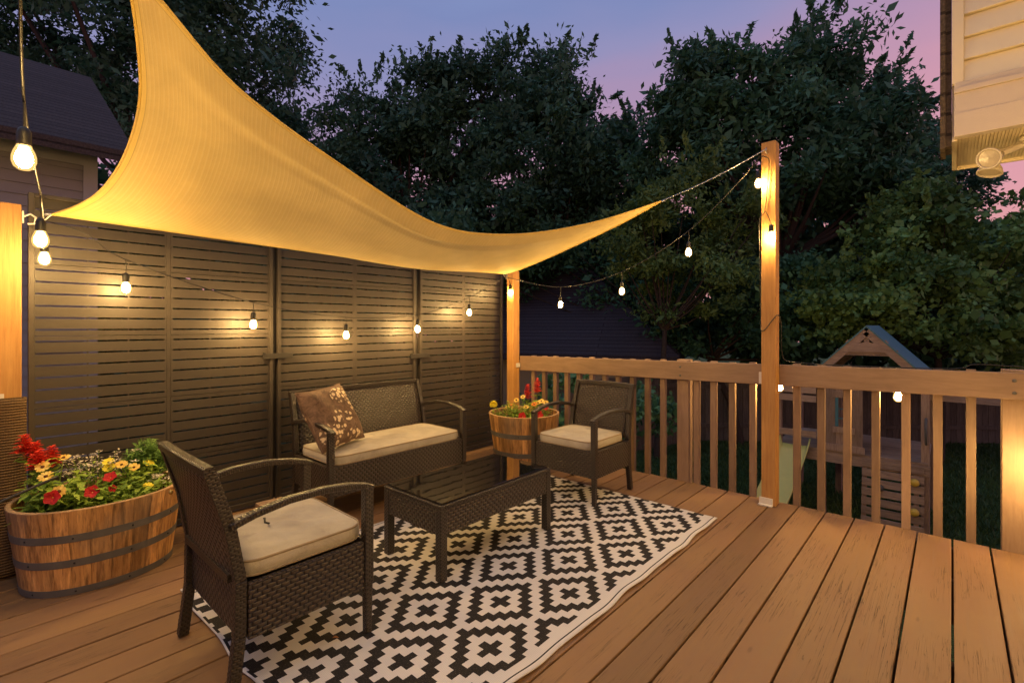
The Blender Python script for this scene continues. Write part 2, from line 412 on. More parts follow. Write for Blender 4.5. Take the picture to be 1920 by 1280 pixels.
def pillow_mat():
    m, nt, b = material('floral_pillow', 0.8, 0.2)
    uv = coords(nt,'UV')
    n = noise(nt, uv, 9, 6, 0.65, 0.6)
    c = mixc(nt, ramp(nt,n,[(0.3,0.0),(0.7,1.0)]), (0.085,0.054,0.038), (0.215,0.138,0.094))
    vein = ramp(nt, math_(nt,'ABSOLUTE',math_(nt,'SUBTRACT',noise(nt, uv, 5, 3, 0.5, 1.5),0.5)), [(0.0,1.0),(0.02,0.0)])
    c = mixc(nt, math_(nt,'MULTIPLY',vein,0.6), c, (0.045,0.022,0.014))
    vo = nd(nt,'TexVoronoi',Vector=uv,Scale=12.5,Randomness=0.6)
    fl = ramp(nt, vo.outputs['Distance'], [(0.42,1.0),(0.52,0.0)])
    ctr = ramp(nt, vo.outputs['Distance'], [(0.10,1.0),(0.16,0.0)])
    su = nd(nt,'SeparateXYZ',Vector=uv)
    def blob(cx, cy, rx, ry):
        dx = math_(nt,'DIVIDE',math_(nt,'SUBTRACT',su.outputs[0],cx),rx); dy = math_(nt,'DIVIDE',math_(nt,'SUBTRACT',su.outputs[1],cy),ry)
        return math_(nt,'LESS_THAN',math_(nt,'ADD',math_(nt,'MULTIPLY',dx,dx),math_(nt,'MULTIPLY',dy,dy)),1.0)
    mk = None
    for q in ((0.72,0.78,0.20,0.13),(0.88,0.60,0.08,0.12),(0.46,0.42,0.11,0.12),(0.66,0.40,0.10,0.07),(0.30,0.17,0.10,0.14),(0.70,0.10,0.17,0.08),(0.12,0.22,0.09,0.16),(0.45,0.26,0.08,0.07)):
        k = blob(q[0],q[1],q[2]*1.15,q[3]*1.15); mk = k if mk is None else math_(nt,'MAXIMUM',mk,k)
    c = mixc(nt, math_(nt,'MULTIPLY',fl,mk), c, (0.70,0.56,0.36))
    c = mixc(nt, math_(nt,'MULTIPLY',ctr,mk), c, (0.32,0.19,0.08))
    setc(nt, b, c); bump(nt, b, noise(nt, uv, 180, 2), 0.3, 0.002)
    return m
M['pillow'] = pillow_mat()

def glass_top():
    m, nt, b = material('black_glass', 0.03, 0.5)
    n = noise(nt, coords(nt), 40, 5)
    setc(nt, b, mixc(nt, n, (0.006,0.005,0.005), (0.012,0.010,0.009)))
    sp = ramp(nt, noise(nt, coords(nt), 55, 3, 0.7), [(0.66,0.03),(0.78,0.35)])
    nt.links.new(sp, b.inputs['Roughness'])
    bump(nt, b, noise(nt, coords(nt), 7, 2), 0.10, 0.004)
    return m
M['glass'] = glass_top()

def bulb_mat():
    m = bpy.data.materials.new('lit_bulb'); m.use_nodes = True; nt = m.node_tree
    nt.nodes.remove(nt.nodes['Principled BSDF'])
    e = nd(nt,'Emission',Color=(1.0,0.64,0.235,1),Strength=BULB)
    nt.links.new(e.outputs[0], nt.nodes['Material Output'].inputs[0])
    return m
BULB = 900.0
M['bulb'] = bulb_mat()
def globe_mat():
    m = bpy.data.materials.new('glowing_glass_globe'); m.use_nodes = True; nt = m.node_tree
    nt.nodes.remove(nt.nodes['Principled BSDF'])
    t = nd(nt,'BsdfTransparent',Color=(1.0,0.97,0.90,1)).outputs[0]
    e = nd(nt,'Emission',Color=(1.0,0.60,0.18,1),Strength=2.2).outputs[0]  # warm halo of the bulb put into the shell as its own emission
    gl = nd(nt,'BsdfGlossy',Roughness=0.05).outputs[0]
    x = nd(nt,'MixShader',Fac=0.25,i1=t,i2=e).outputs[0]
    x = nd(nt,'MixShader',Fac=0.04,i1=x,i2=gl).outputs[0]
    nt.links.new(x, nt.nodes['Material Output'].inputs[0]); return m
M['globe'] = globe_mat()

def leaf_mat(name, c1, c2, rough=0.55, spec=0.28, trans=0.25):
    m, nt, b = material(name, rough, spec)
    t = tintv(nt)
    c = mixc(nt, t, c1, c2)
    setc(nt, b, c)
    if trans:
        tr = nd(nt,'BsdfTranslucent',Color=c).outputs[0]
        mx = nd(nt,'MixShader',Fac=trans,i1=b.outputs[0],i2=tr).outputs[0]
        nt.links.new(mx, nt.nodes['Material Output'].inputs[0])
    return m
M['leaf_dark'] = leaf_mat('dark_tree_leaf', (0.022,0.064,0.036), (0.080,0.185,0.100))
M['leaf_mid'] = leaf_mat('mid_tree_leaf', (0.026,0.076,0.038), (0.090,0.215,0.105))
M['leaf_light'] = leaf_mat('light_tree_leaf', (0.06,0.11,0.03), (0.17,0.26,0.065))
M['leaf_vine'] = leaf_mat('vine_leaf', (0.055,0.115,0.030), (0.23,0.37,0.095))
M['plant_leaf'] = leaf_mat('plant_leaf', (0.10,0.19,0.022), (0.36,0.50,0.07))
M['fern_leaf'] = leaf_mat('feathery_leaf', (0.09,0.19,0.04), (0.24,0.40,0.10))
M['petal_red'] = leaf_mat('red_petal', (0.38,0.012,0.012), (0.62,0.03,0.03), 0.6)
M['petal_salvia'] = leaf_mat('salvia_petal', (0.55,0.02,0.010), (0.85,0.09,0.04), 0.6)
M['petal_yellow'] = leaf_mat('yellow_petal', (0.78,0.50,0.09), (0.92,0.72,0.20), 0.6)
M['petal_lemon'] = leaf_mat('lemon_petal', (0.75,0.62,0.03), (0.90,0.80,0.08), 0.6)
M['petal_white'] = leaf_mat('white_petal', (0.60,0.54,0.42), (0.80,0.74,0.60), 0.6)
M['petal_orange'] = leaf_mat('orange_petal', (0.60,0.16,0.02), (0.80,0.30,0.05), 0.6)
M['flower_eye'] = plain('flower_eye', (0.10,0.04,0.012), 0.9)
M['bark'] = plain('bark', (0.055,0.040,0.030), 0.9, 0.15, 0, 0.4, 20)
def lawn_mat():
    m, nt, b = material('lawn_grass', 0.9, 0.15)
    n = noise(nt, coords(nt), 1.2, 6); n2 = noise(nt, coords(nt), 45, 4)
    c = mixc(nt, n, (0.035,0.065,0.020), (0.070,0.115,0.036))
    setc(nt, b, mixc(nt, 1.0, c, ramp(nt,n2,[(0.3,0.5),(0.7,1.5)]), 'MULTIPLY'))
    bump(nt, b, n2, 0.8, 0.05); return m
M['lawn'] = lawn_mat()

# ------------------------------------------------------------------ world: dusk sky
w = bpy.data.worlds.new('World'); scene.world = w; w.use_nodes = True
nt = w.node_tree; bg = nt.nodes['Background']
tc = nt.nodes.new('ShaderNodeTexCoord')
sx = nd(nt,'SeparateXYZ',Vector=tc.outputs['Generated'])
az = math_(nt,'ADD',math_(nt,'MULTIPLY',sx.outputs[0],0.7449),math_(nt,'MULTIPLY',sx.outputs[1],0.6672))
cl = noise(nt, nd(nt,'VectorMath',p_operation='MULTIPLY',i0=tc.outputs['Generated'],i1=(1.2,1.2,4.0)).outputs[0], 2.0, 3)
e = math_(nt,'SUBTRACT',sx.outputs[2],math_(nt,'MULTIPLY',az,0.13))
e = math_(nt,'ADD',e,math_(nt,'MULTIPLY',math_(nt,'SUBTRACT',cl,0.5),0.17))
sky = ramp(nt, e, [(0.0,(0.55,0.25,0.25)),(0.12,(0.60,0.27,0.31)),(0.28,(0.49,0.25,0.335)),(0.37,(0.335,0.225,0.36)),(0.45,(0.235,0.225,0.40)),(0.55,(0.165,0.205,0.40)),(0.70,(0.20,0.28,0.50)),(1.0,(0.24,0.36,0.60))])
nish = nd(nt,'TexSky',p_sky_type='NISHITA',p_sun_disc=False,p_sun_elevation=R(1.0),p_sun_rotation=R(60)).outputs[0]
skyc = mixc(nt, 0.012, sky, nish)
nt.links.new(skyc, bg.inputs[0]); bg.inputs[1].default_value = 0.98

# ------------------------------------------------------------------ camera
H = 1.2
cam = bpy.data.objects.new('camera', bpy.data.cameras.new('camera')); col.objects.link(cam)
cam.location = (0,0,H); cam.rotation_euler = (R(90),0,R(41.85))
cam.data.sensor_width = 36; cam.data.lens = 36*921/1920; cam.data.shift_y = -30/1920
cam.data.clip_start = 0.02; cam.data.clip_end = 500
scene.camera = cam
scene.view_settings.view_transform = 'Standard'; scene.view_settings.look = 'None'; scene.view_settings.exposure = 0.36
scene.cycles.sample_clamp_indirect = 4.0
scene.cycles.max_bounces = 8; scene.cycles.diffuse_bounces = 4

F = 921.; CS = math.cos(R(41.85)); SN = math.sin(R(41.85))
def at(px, py, t):            # measured direction from the photograph -> point at camera depth t
    r = (px-960)/F; u = (610-py)/F
    return Vector((t*(r*CS-SN), t*(r*SN+CS), H+u*t))
def flat(px, d, z=0):
    p = at(px, 610, d); p.z = z; return p

def pxX(px, py, X):
    r = (px-960)/F; return at(px, py, X/(r*CS-SN))
def pxY(px, py, Y):
    r = (px-960)/F; return at(px, py, Y/(r*SN+CS))
# ------------------------------------------------------------------ ground, deck
g = MB(); g.box((-60,-30,-1.6),(60,90,-1.5)); tag(g.build('lawn', M['lawn']), kind='structure')
g = MB()
x = 0.002-0.152*24
while x < 1.45:
    g.box((x+0.004,-3.2,-0.035),(x+0.148,3.712+rnd.uniform(-.004,.004),rnd.uniform(-.002,.001)), rnd.random()); x += 0.152
g.box((-3.6,3.66,-0.25),(1.3,3.70,-0.04), .3); g.box((-3.6,-3.2,-0.25),(-3.56,3.66,-0.04), .3)
for y in (-2.4,-1.6,-.8,0,.8,1.6,2.4,3.2): g.box((-3.55,y,-0.25),(1.3,y+.04,-0.04), .3)
deck = g.build('deck', M['deck'], bevel=0.004); tag(deck, kind='structure')

# ------------------------------------------------------------------ privacy screens
def screen(y0, y1, label, cols):
    root = thing('privacy_screen', label, 'privacy screen', (-3.45, (y0+y1)/2, 0), 0, 'privacy screen panels along the deck edge')
    oy = (y0+y1)/2; a = y0-oy; b = y1-oy
    fr = MB()
    zb, zt = 0.045, 1.865
    fr.box((-.022,a,zb-.03),(.022,a+.022,zt)); fr.box((-.022,b-.022,zb-.03),(.022,b,zt))
    fr.box((-.022,a+.022,zt-.02),(.022,b-.022,zt)); fr.box((-.022,a+.022,zb-.03),(.022,b-.022,zb))
    mid = (cols[0][1]+cols[1][0])/2-oy
    fr.box((-.020,mid-.0105,zb),(.0055,mid+.0105,zt-.0205))
    fr.build('frame', M['screen'], root, bevel=0.002)
    P = 0.0611
    for (c0, c1, tabs) in cols:
        for r in range(5):
            s = MB(); z0 = zb + 0.004 + r*0.366 - (0.0 if r else 0); z1 = min(z0+0.3635, zt-.021)
            A = c0-oy; B = c1-oy; ex = 0.010
            e0 = A-ex; e1 = B+ex; tint = rnd.random()
            zc = z0 + P/2; prev = z0
            slots = []
            while zc < z1-0.01: slots.append(zc); zc += P
            edges = [z0]
            for q in slots:
                s.box((-.006,e0,prev),(.006,e1,q-.0045), tint)
                prev = q+.0045
            s.box((-.006,e0,prev),(.006,e1,z1), tint)
            for q in slots:
                s.box((-.006,e0,q-.0045),(.006,A,q+.0045), tint); s.box((-.006,B,q-.0045),(.006,e1,q+.0045), tint)
                for tb in tabs: s.box((-.005,A+(B-A)*tb-.003,q-.0045),(.005,A+(B-A)*tb+.003,q+.0045), tint)
            s.build('slat_sheet', M['screen'], root)
    return root
screen(0.215, 1.400, 'bronze slatted privacy screen at the left end, behind the oval flower planter', [(0.242,0.787,(.37,.69)),(0.829,1.369,(.36,.69))])
screen(1.432, 2.590, 'bronze slatted privacy screen in the middle, behind the wicker loveseat', [(1.452,2.000,(.37,.69)),(2.040,2.570,(.36,.69))])
screen(2.640, 3.690, 'bronze slatted privacy screen at the right end, beside the orange corner post', [(2.660,3.140,(.37,.69)),(3.180,3.670,(.36,.69))])
for y, zl, lab in ((1.416,0.99,'dark post between the left and middle privacy screens'),(2.615,0.935,'dark post between the middle and right privacy screens')):
    root = thing('screen_post', lab+', with a latch plate across it', 'fence post', (-3.45,y,0), 0, 'posts joining the privacy screens')
    g = MB(); g.box((-.035,-.010,0.0),(-.004,.010,1.84)); g.build('post', M['screen_dark'], root)
    g = MB(); g.box((.024,-.085,zl-.015),(.034,.115,zl+.022)); g.box((.024,-.085,zl+.022),(.05,-.078,zl+.03)); g.build('latch_plate', M['screen_dark'], root, bevel=0.002)
    g = MB(); g.box((-.03,-.13,0.0),(.10,.04,.028)); g.box((-.03,.05,0.0),(.08,.14,.02)); g.build('foot_block', M['grey_wood'], root, bevel=0.003)
    g = MB(); g.bar((.03,.0,.03),(.027,.012,.24),.012,.012); g.build('stake', M['screen_dark'], root)

# ------------------------------------------------------------------ posts
def wpost(label, x0, x1, y0, y1, zt, parts):
    root = thing('wooden_post', label, 'post', ((x0+x1)/2,(y0+y1)/2,0), 0, 'square cedar posts holding the shade sail')
    hx, hy = (x1-x0)/2, (y1-y0)/2
    g = MB(); g.box((-hx,-hy,0.001),(hx,hy,zt), rnd.random()); g.build('shaft', M['cedar'], root, bevel=0.004)
    parts(root, hx, hy)
    return root
def p_right(root, hx, hy):
    g = MB(); g.box((-hx-.012,-hy-.010,0.002),(hx-.016,-hy-.001,.052)); g.box((-hx-.012,-hy-.035,0.002),(hx-.016,-hy-.010,.012)); g.build('base_bracket', M['white_bracket'], root, bevel=0.002)
    g = MB(); g.box((-hx-.036,hy-.012,.80),(-hx-.001,hy-.002,.88)); g.build('rail_bracket', M['white_bracket'], root, bevel=0.002)
    g = MB(); g.tube([(-.005,-hy,2.345),(-.005,-hy-.03,2.345),(-.005,-hy-.045,2.36),(-.005,-hy-.03,2.375),(-.005,-hy-.018,2.365)], .004, 6); g.build('eye_hook', M['steel'], root)
wpost('tall orange cedar post with a white base bracket, standing inside the railing', -.955, -.867, 3.578, 3.666, 2.425, p_right)
def p_corner(root, hx, hy):
    g = MB(); g.box((hx+.001,hy-.055,.79),(hx+.012,hy-.0,.83)); g.build('rail_bracket', M['white_bracket'], root, bevel=0.002)
    g = MB(); g.box((-hx-.004,-hy-.016,1.655),(-hx+.014,-hy-.001,1.72)); g.tube([(-hx+.004,-hy-.01,1.70),(-hx-.0,-hy-.045,1.705),(-hx-.0,-hy-.05,1.69),(-hx,-hy-.03,1.68)], .004, 6); g.build('hook', M['steel'], root)
wpost('orange cedar corner post beside the round barrel planter, under the sail corner', -3.275, -3.187, 3.58, 3.668, 1.735, p_corner)
def p_left(root, hx, hy):
    g = MB(); g.box((hx-.03,hy+.001,1.70),(hx,hy+.008,1.755)); g.tube([(hx-.01,hy+.005,1.73),(hx-.0,hy+.03,1.745),(hx+.0,hy+.05,1.73),(hx,hy+.045,1.70),(hx-.0,hy+.02,1.695)], .0045, 8); g.build('hook', M['white_bracket'], root)
    g = MB(); g.box((hx+.001,-hy,.855),(hx+.010,-hy+.03,.875)); g.build('rail_bracket', M['white_bracket'], root)
wpost('thick yellow cedar post at the left edge, rising behind brown mesh cloth', -3.45, -3.36, 0.098, 0.188, 1.787, p_left)

# ------------------------------------------------------------------ railing (behind the deck edge)
root = thing('deck_railing', 'long brown painted deck railing with square balusters across the far deck edge', 'railing', (-1.0,3.7,0))
def rz(x): return 0.925+0.0155*(x+1.5)
ox, oy = -1.0, 3.7
g = MB()
X0, X1 = -3.186, 1.28
vs = []
for xx in (X0, X1):
    for yy, dz in ((3.669,-.140),(3.708,-.140),(3.708,0),(3.669,0)): vs.append((xx-ox,yy-oy,rz(xx)+dz))
g.add(vs, [(0,1,2,3)[::-1],(4,5,6,7),(0,4,7,3),(1,2,6,5),(3,7,6,2),(0,1,5,4)])
g.build('top_rail', M['rail'], root, bevel=0.004)
bx = [.058,-.081,-.224,-.368,-.514,-.655,-.795,-.935,-1.07,-1.209,-1.342,-1.468]+[-1.738-.1335*k for k in range(11)]+[.36,.50,.64,.78,.92,1.06]
for q in bx:
    g = MB(); zt = rz(q)+rnd.uniform(.002,.008)
    g.box((q-ox,.012+rnd.uniform(-.002,.002),-.21),(q+.041-ox,.050,zt), rnd.random()); g.build('baluster', M['railv'], root, bevel=0.002)
for q in (-1.598, .199):
    g = MB(); g.box((q-ox,.013,-1.5),(q+.09-ox,.100,rz(q)+.012), rnd.random()); 
    p = g.build('post', M['railv'], root, bevel=0.004)
    for dz in (-.04,-.105):
        b = MB(); b.lathe([(0.0,0),(.009,0.0),(.009,.004),(.004,.006),(0,.006)], 8, M=Matrix.Translation((q+.045-ox,-.031,rz(q)+dz)) @ Matrix.Rotation(R(90),4,'X')); b.build('bolt', M['metal_grey'], p)
# left railing, cloth covered
root = thing('side_railing', 'short brown painted railing at the left deck side, mostly hidden by brown mesh cloth', 'railing', (-3.40,-.6,0))
g = MB(); g.box((-.02,-1.4,.79),(.02,.69,.925)); g.build('top_rail', M['rail'], root, bevel=.004)
for k in range(14):
    g = MB(); g.box((-.06,-1.35+k*.14,-.2),(-.022,-1.31+k*.14,.93)); g.build('baluster', M['railv'], root)
g = MB()
def cloth(u, v):
    y = -2.0+u*2.205; z = .012+v*.838
    return (-3.335+.012*math.sin(y*17+z*3)*(1-v*.7)+.006*math.sin(y*41+2), y, z+.006*math.sin(y*9)*v)
g.grid(cloth, 90, 24)
o = g.build('mesh_cloth', M['meshcloth']); tag(o, 'coarse brown woven mesh cloth hung on the left side railing behind the oval planter', 'privacy cloth')
sol = o.modifiers.new('thick','SOLIDIFY'); sol.thickness = 0.004

# ------------------------------------------------------------------ rug
g = MB()
def rugf(u, v):
    xx = -2.59+u*1.51; yy = .645+v*2.475
    ed = max(0, (u-.86)/.14); ed2 = max(0,(.07-v)/.07)
    wv = math.sin(yy*15.5)*.5+math.sin(yy*24+1)*.3+math.sin(yy*7.3+2)*.4
    dx = wv*.008*ed**1.5
    z = .006+.010*ed**2*(.5+.5*math.sin(yy*15.5+1.2))+.004*ed2*(1+math.sin(xx*21))+.0015*(1+math.sin(xx*9)*math.sin(yy*6))
    return (xx+dx, yy+.006*math.sin(xx*14)*ed2, z)
g.grid(rugf, 70, 150, uvfn=lambda u, v: (-2.59+u*1.51, .645+v*2.475))
o = g.build('area_rug', M['rug']); tag(o, 'black and white outdoor rug with stepped diamond pattern under the coffee table', 'rug')
sol = o.modifiers.new('thick','SOLIDIFY'); sol.thickness = 0.004; sol.offset = -1

# ------------------------------------------------------------------ wicker seats (front = +y)
def cushion_mesh(w, d, t, seed):
    g = MB(); n = 26
    def surf(sgn):
        def f(u, v):
            a = (u-.5)*2; b = (v-.5)*2
            # rounded-square footprint
            r = .10
            X = a*w/2; Y = b*d/2
            m = max(abs(a), abs(b))
            k = .07
            cx = max(0, abs(X)-(w/2-k)); cy = max(0, abs(Y)-(d/2-k)); L = math.hypot(cx, cy)
            if L > k:
                X = math.copysign(w/2-k+cx/L*k, X); Y = math.copysign(d/2-k+cy/L*k, Y)
            e = (1-m**6)
            z = t/2*(.72+.28*max(0,1-m**4)) + (.007*math.sin(X*17+seed)*math.sin(Y*13+seed*2) + .004*math.sin(X*33+Y*27+seed)+.003*math.sin(X*61-Y*35))*(1-m**4)
            return (X, Y, sgn*z + (0))
        return f
    # top, bottom, side wall
    g.grid(surf(1), n, n); 
    top = surf(1); bot = lambda u, v: (*surf(-1)(u, v)[:2], -t/2*.8)
    g.grid(lambda u, v: bot(1-u, v), n, n)
    ring = [(i/n,0) for i in range(n)]+[(1,i/n) for i in range(n)]+[(1-i/n,1) for i in range(n)]+[(0,1-i/n) for i in range(n)]
    N = len(ring); vs = []
    for lv in range(4):
        q = lv/3
        for (u, v) in ring:
            A = Vector(bot(u, v)); B = Vector(top(u, v)); P = A.lerp(B, q)
            o = .006*math.sin(q*math.pi); c = Vector((P.x,P.y,0)); 
            if c.length: c.normalize()
            vs.append(P + c*o + c*.0015*math.sin((u+v)*60+seed))
    fs = [(l*N+k, l*N+(k+1)%N, (l+1)*N+(k+1)%N, (l+1)*N+k) for l in range(3) for k in range(N)]
    g.add(vs, fs, None, .5, True)
    pipes = [[Vector(f(u, v))+Vector((0,0,dz)) for (u, v) in ring+[ring[0]]] for f, dz in ((top,0),(bot,0))]
    return g, pipes

def seat_set(name, label, cat, W, loc, rotz, group, seed):
    root = thing(name, label, cat, loc, rotz, group)
    hw = W/2; k = .036; zs = .365
    for s in (-1,1):
        x = s*(hw-k/2)
        g = MB(); g.bar((x,.228,0.004),(x,.228,.20),.026,.026,w1=.031,h1=.031); g.bar((x,.228,.20),(x,.228,.572),k,k); g.build('leg', M['wicker_wrap'], root, bevel=.003)
        g = MB(); xr = s*(hw-.018)
        pts = [(xr,-.258,.004),(xr-s*.004,-.235,.20),(xr-s*.004,-.232,.38),(xr-s*.010,-.262,.56),(xr-s*.016,-.318,.745)]
        for a, b in zip(pts[:-1], pts[1:]): g.bar(a, b, .031, .036, up=(0,1,0))
        g.build('rear_leg', M['wicker_wrap'], root, bevel=.003)
        g = MB()
        ap = [(s*(hw-.020),-.262,.562),(s*(hw-.016),-.19,.584),(s*(hw-.014),-.08,.602),(s*(hw-.014),.05,.604),(s*(hw-.018),.15,.592),(s*(hw-.021),.225,.574),(s*(hw-.021),.249,.562)]
        g.rtube(ap, .036, .023); g.build('armrest', M['wicker_wrap'], root)
    # apron: woven skirt on four sides and a seat deck
    g = MB()
    g.box((-hw+k,.212,.185),(hw-k,.238,zs)); g.box((-hw+k,-.232,.185),(hw-k,-.212,zs))
    for s in (-1,1):
        a, b = sorted((s*(hw-.004), s*(hw-.030))); g.box((a,-.212,.185),(b,.207,zs))
    g.build('seat_skirt', M['wicker'], root, bevel=.004)
    g = MB(); g.box((-hw+.032,-.21,zs-.06),(hw-.032,.21,zs-.03)); g.build('seat_deck', M['black'], root)
    # back panel, slightly curved
    g = MB()
    wb = hw-.050
    def back(u, v):
        x = (u*2-1)*wb; z = .375+v*.365; y = -.235-.030*v-.055*v*v - .010*(1-(x/wb)**2)
        return (x, y, z)
    g.grid(lambda u, v: back(1-u, v), 24, 12, uvfn=lambda u, v: (-u*2*wb, v*.37))
    o = g.build('backrest', M['wicker'], root); s_ = o.modifiers.new('thick','SOLIDIFY'); s_.thickness = .022; s_.offset = 0
    g = MB(); pts = [((q/12*2-1)*(hw-.016), -.320-.010*(1-(q/6-1)**2), .748+.006*(1-(q/6-1)**2)) for q in range(13)]
    g.rtube(pts, .034, .030); g.build('top_rail', M['wicker_wrap'], root)
    g = MB(); g.bar((-hw+.05,-.25,.385),(hw-.05,-.25,.385),.02,.025); g.build('back_crossbar', M['wicker_wrap'], root)
    c, pipes = cushion_mesh(W-.085, .455, .064, seed)
    co = c.build('seat_cushion', M['cushion'], root, loc=(0,.005,zs+.030))
    for p in pipes:
        g = MB(); g.tube(p, .0042, 6, cap=False); g.build('piping', M['piping'], co)
    return root
near = seat_set('wicker_armchair', 'brown wicker armchair in the foreground, seen from behind its right side', 'armchair', .555, (-1.962,.825,0), 0, 'matching wicker armchairs', 1.0)
g = MB(); g.lathe([(0,0),(.009,.002),(.011,.006),(.006,.012),(0,.013)], 10, M=Matrix.Translation((-.255,-.292,.565)) @ Matrix.Rotation(R(90),4,'X')); g.build('bolt_cap', M['brass'], near)
g = MB(); g.tube([(-.02,-.05,.455),(.0,-.055,.462),(.015,-.06,.452),(.03,-.05,.449)], .004, 6); g.build('cushion_tie', M['black'], near)
seat_set('wicker_armchair', 'brown wicker armchair by the far railing, facing the camera beside the barrel planter', 'armchair', .545, (-2.013,3.005,0), R(180), 'matching wicker armchairs', 2.3)
seat_set('wicker_loveseat', 'two seat brown wicker loveseat with one long beige cushion against the privacy screen', 'loveseat', 1.085, (-2.945,1.962,0), R(-90), None, 4.1)

# floral pillow
g = MB(); n = 20; S = .40
def pil(sg):
    def f(u, v):
        a = u*2-1; b = v*2-1
        pin = 1-.07*(1-a*a)*0 
        x = a*S/2*(1-.06*(1-b*b)*abs(a)**3); z = b*S/2*(1-.06*(1-a*a)*abs(b)**3)
        y = sg*.068*((1-a**4)*(1-b**4))**.5
        return (x, y+.004*math.sin(a*7+b*5), z)
    return f
g.grid(pil(-1), n, n); g.grid(lambda u, v: pil(1)(1-u, v), n, n)
p = g.build('throw_pillow', M['pillow']); tag(p, 'brown throw pillow printed with cream blossoms leaning on the loveseat', 'pillow')
g = MB(); m = [pil(0)(i/20,0) for i in range(20)]+[pil(0)(1,i/20) for i in range(20)]+[pil(0)(1-i/20,1) for i in range(20)]+[pil(0)(0,1-i/20) for i in range(21)]
g.tube(m, .006, 6, cap=False); g.build('edge_piping', M['pillow'], p)
p.location = (-2.965,1.575,.618); p.rotation_euler = (R(-30), R(-2), R(90+22))

# ------------------------------------------------------------------ coffee table
tx0,tx1,ty0,ty1 = -2.218,-1.758,1.470,2.305
cx, cy = (tx0+tx1)/2,(ty0+ty1)/2; hx, hy = (tx1-tx0)/2,(ty1-ty0)/2
root = thing('coffee_table', 'low wicker coffee table with a dark glass top on the rug', 'table', (cx,cy,0.008))
for sx_ in (-1,1):
    for sy_ in (-1,1):
        g = MB(); g.bar((sx_*(hx-.02),sy_*(hy-.02),0),(sx_*(hx-.02),sy_*(hy-.02),.335),.040,.040); g.build('leg', M['wicker_wrap'], root, bevel=.003)
g = MB()
g.box((-hx+.040,-hy+.003,.215),(hx-.040,-hy+.022,.335)); g.box((-hx+.040,hy-.022,.215),(hx-.040,hy-.003,.335))
g.box((-hx+.003,-hy+.040,.215),(-hx+.022,hy-.040,.335)); g.box((hx-.022,-hy+.040,.215),(hx-.003,hy-.040,.335))
g.build('skirt', M['wicker'], root)
g = MB()
e = .028
g.box((-hx,-hy,.336),(hx,-hy+e,.356)); g.box((-hx,hy-e,.336),(hx,hy,.356)); g.box((-hx,-hy+e,.336),(-hx+e,hy-e,.356)); g.box((hx-e,-hy+e,.336),(hx,hy-e,.356))
g.build('rim_frame', M['wicker_wrap'], root, bevel=.004)
g = MB(); g.box((-hx+.012,-hy+.012,.3575),(hx-.012,hy-.012,.364)); g.build('glass_top', M['glass'], root, bevel=.002)

# ------------------------------------------------------------------ planters
def planter(name, label, loc, ax, ay, bx_, by_, zt, ns, bands, rot=0):
    root = thing(name, label, 'planter', loc, rot)
    def ell(a, q, inset=0): 
        A = (bx_+(ax-bx_)*q)-inset; B = (by_+(ay-by_)*q)-inset
        pw = .95
        c, s = math.cos(a), math.sin(a)
        return (math.copysign(abs(c)**pw, c)*A, math.copysign(abs(s)**pw, s)*B)
    g = MB(); th = .022
    for k in range(ns):
        a0 = 2*math.pi*k/ns; a1 = 2*math.pi*(k+1)/ns; t = rnd.random(); ts = .0012*(rnd.random()-.5)
        gap = .0022; da = (a1-a0)*gap*ns/6
        sub = 3
        for j in range(sub):
            s0 = a0+da*(j==0)+(a1-a0)*j/sub; s1 = a0+(a1-a0)*(j+1)/sub-da*(j==sub-1)
            vs = []
            for q in (0,1):
                for aa in (s0,s1):
                    x, y = ell(aa, q, -ts); vs.append((x,y,q*zt))
            for q in (0,1):
                for aa in (s0,s1):
                    x, y = ell(aa, q, th); vs.append((x,y,q*zt))
            g.add(vs, [(0,1,3,2),(5,4,6,7)], [[(aa*.3,z) for aa, z in ((s0,0),(s1,0),(s1,zt),(s0,zt))]]*2, t, False)
    st = g.build('staves', M['stave'], root)
    g = MB()
    n = ns*2; vs = []
    for k in range(n):
        a = 2*math.pi*k/n
        for ins, z in ((.0005,zt-.004),(.003,zt+.002),(th-.003,zt+.002),(th+.0006,zt-.004)): x, y = ell(a,1,ins); vs.append((x,y,z))
    g.add(vs, [(k*4+i, ((k+1)%n)*4+i, ((k+1)%n)*4+i+1, k*4+i+1) for k in range(n) for i in range(3)], None, .5, False)
    g.build('rim', M['rim'], root)
    for z0, z1 in bands:
        g = MB(); vs = []; n = 96
        for k in range(n):
            a = 2*math.pi*k/n
            for z, ins in ((z0,.0),(z0,-.0022),(z1,-.0022),(z1,.0)):
                x, y = ell(a, z/zt, ins); vs.append((x,y,z))
        g.add(vs, [(k*4+i, ((k+1)%n)*4+i, ((k+1)%n)*4+i+1, k*4+i+1) for k in range(n) for i in range(3)], None, .5, False)
        bo = g.build('hoop', M['metal_grey'], root)
        for k in range(10):
            g = MB(); a = 2*math.pi*(k+.35)/10; x, y = ell(a, (z0+z1)/2/zt, -.0022); g.lathe([(.0045,0),(.0045,.0015),(.002,.003),(0,.003)], 6, M=Matrix.Translation((x,y,(z0+z1)/2)) @ Vector((x/ax**2,y/ay**2,0)).to_track_quat('Z','Y').to_matrix().to_4x4()); g.build('nail', M['black'], bo)
    g = MB()
    def soil(u, v):
        a = u*2*math.pi; x, y = ell(a, .85, .023); return (x*v, y*v, zt*.86+.012*math.sin(x*31+y*17)*v+.02*(1-v))
    g.grid(soil, 40, 8); g.build('soil', M['soil'], root)
    return root
planter('oval_planter', 'oval half barrel wooden planter with dark metal hoops behind the near armchair', (-3.135,.455,0.001), .285,.335,.245,.288,.385,28,[(.002,.034),(.132,.166),(.245,.279)])
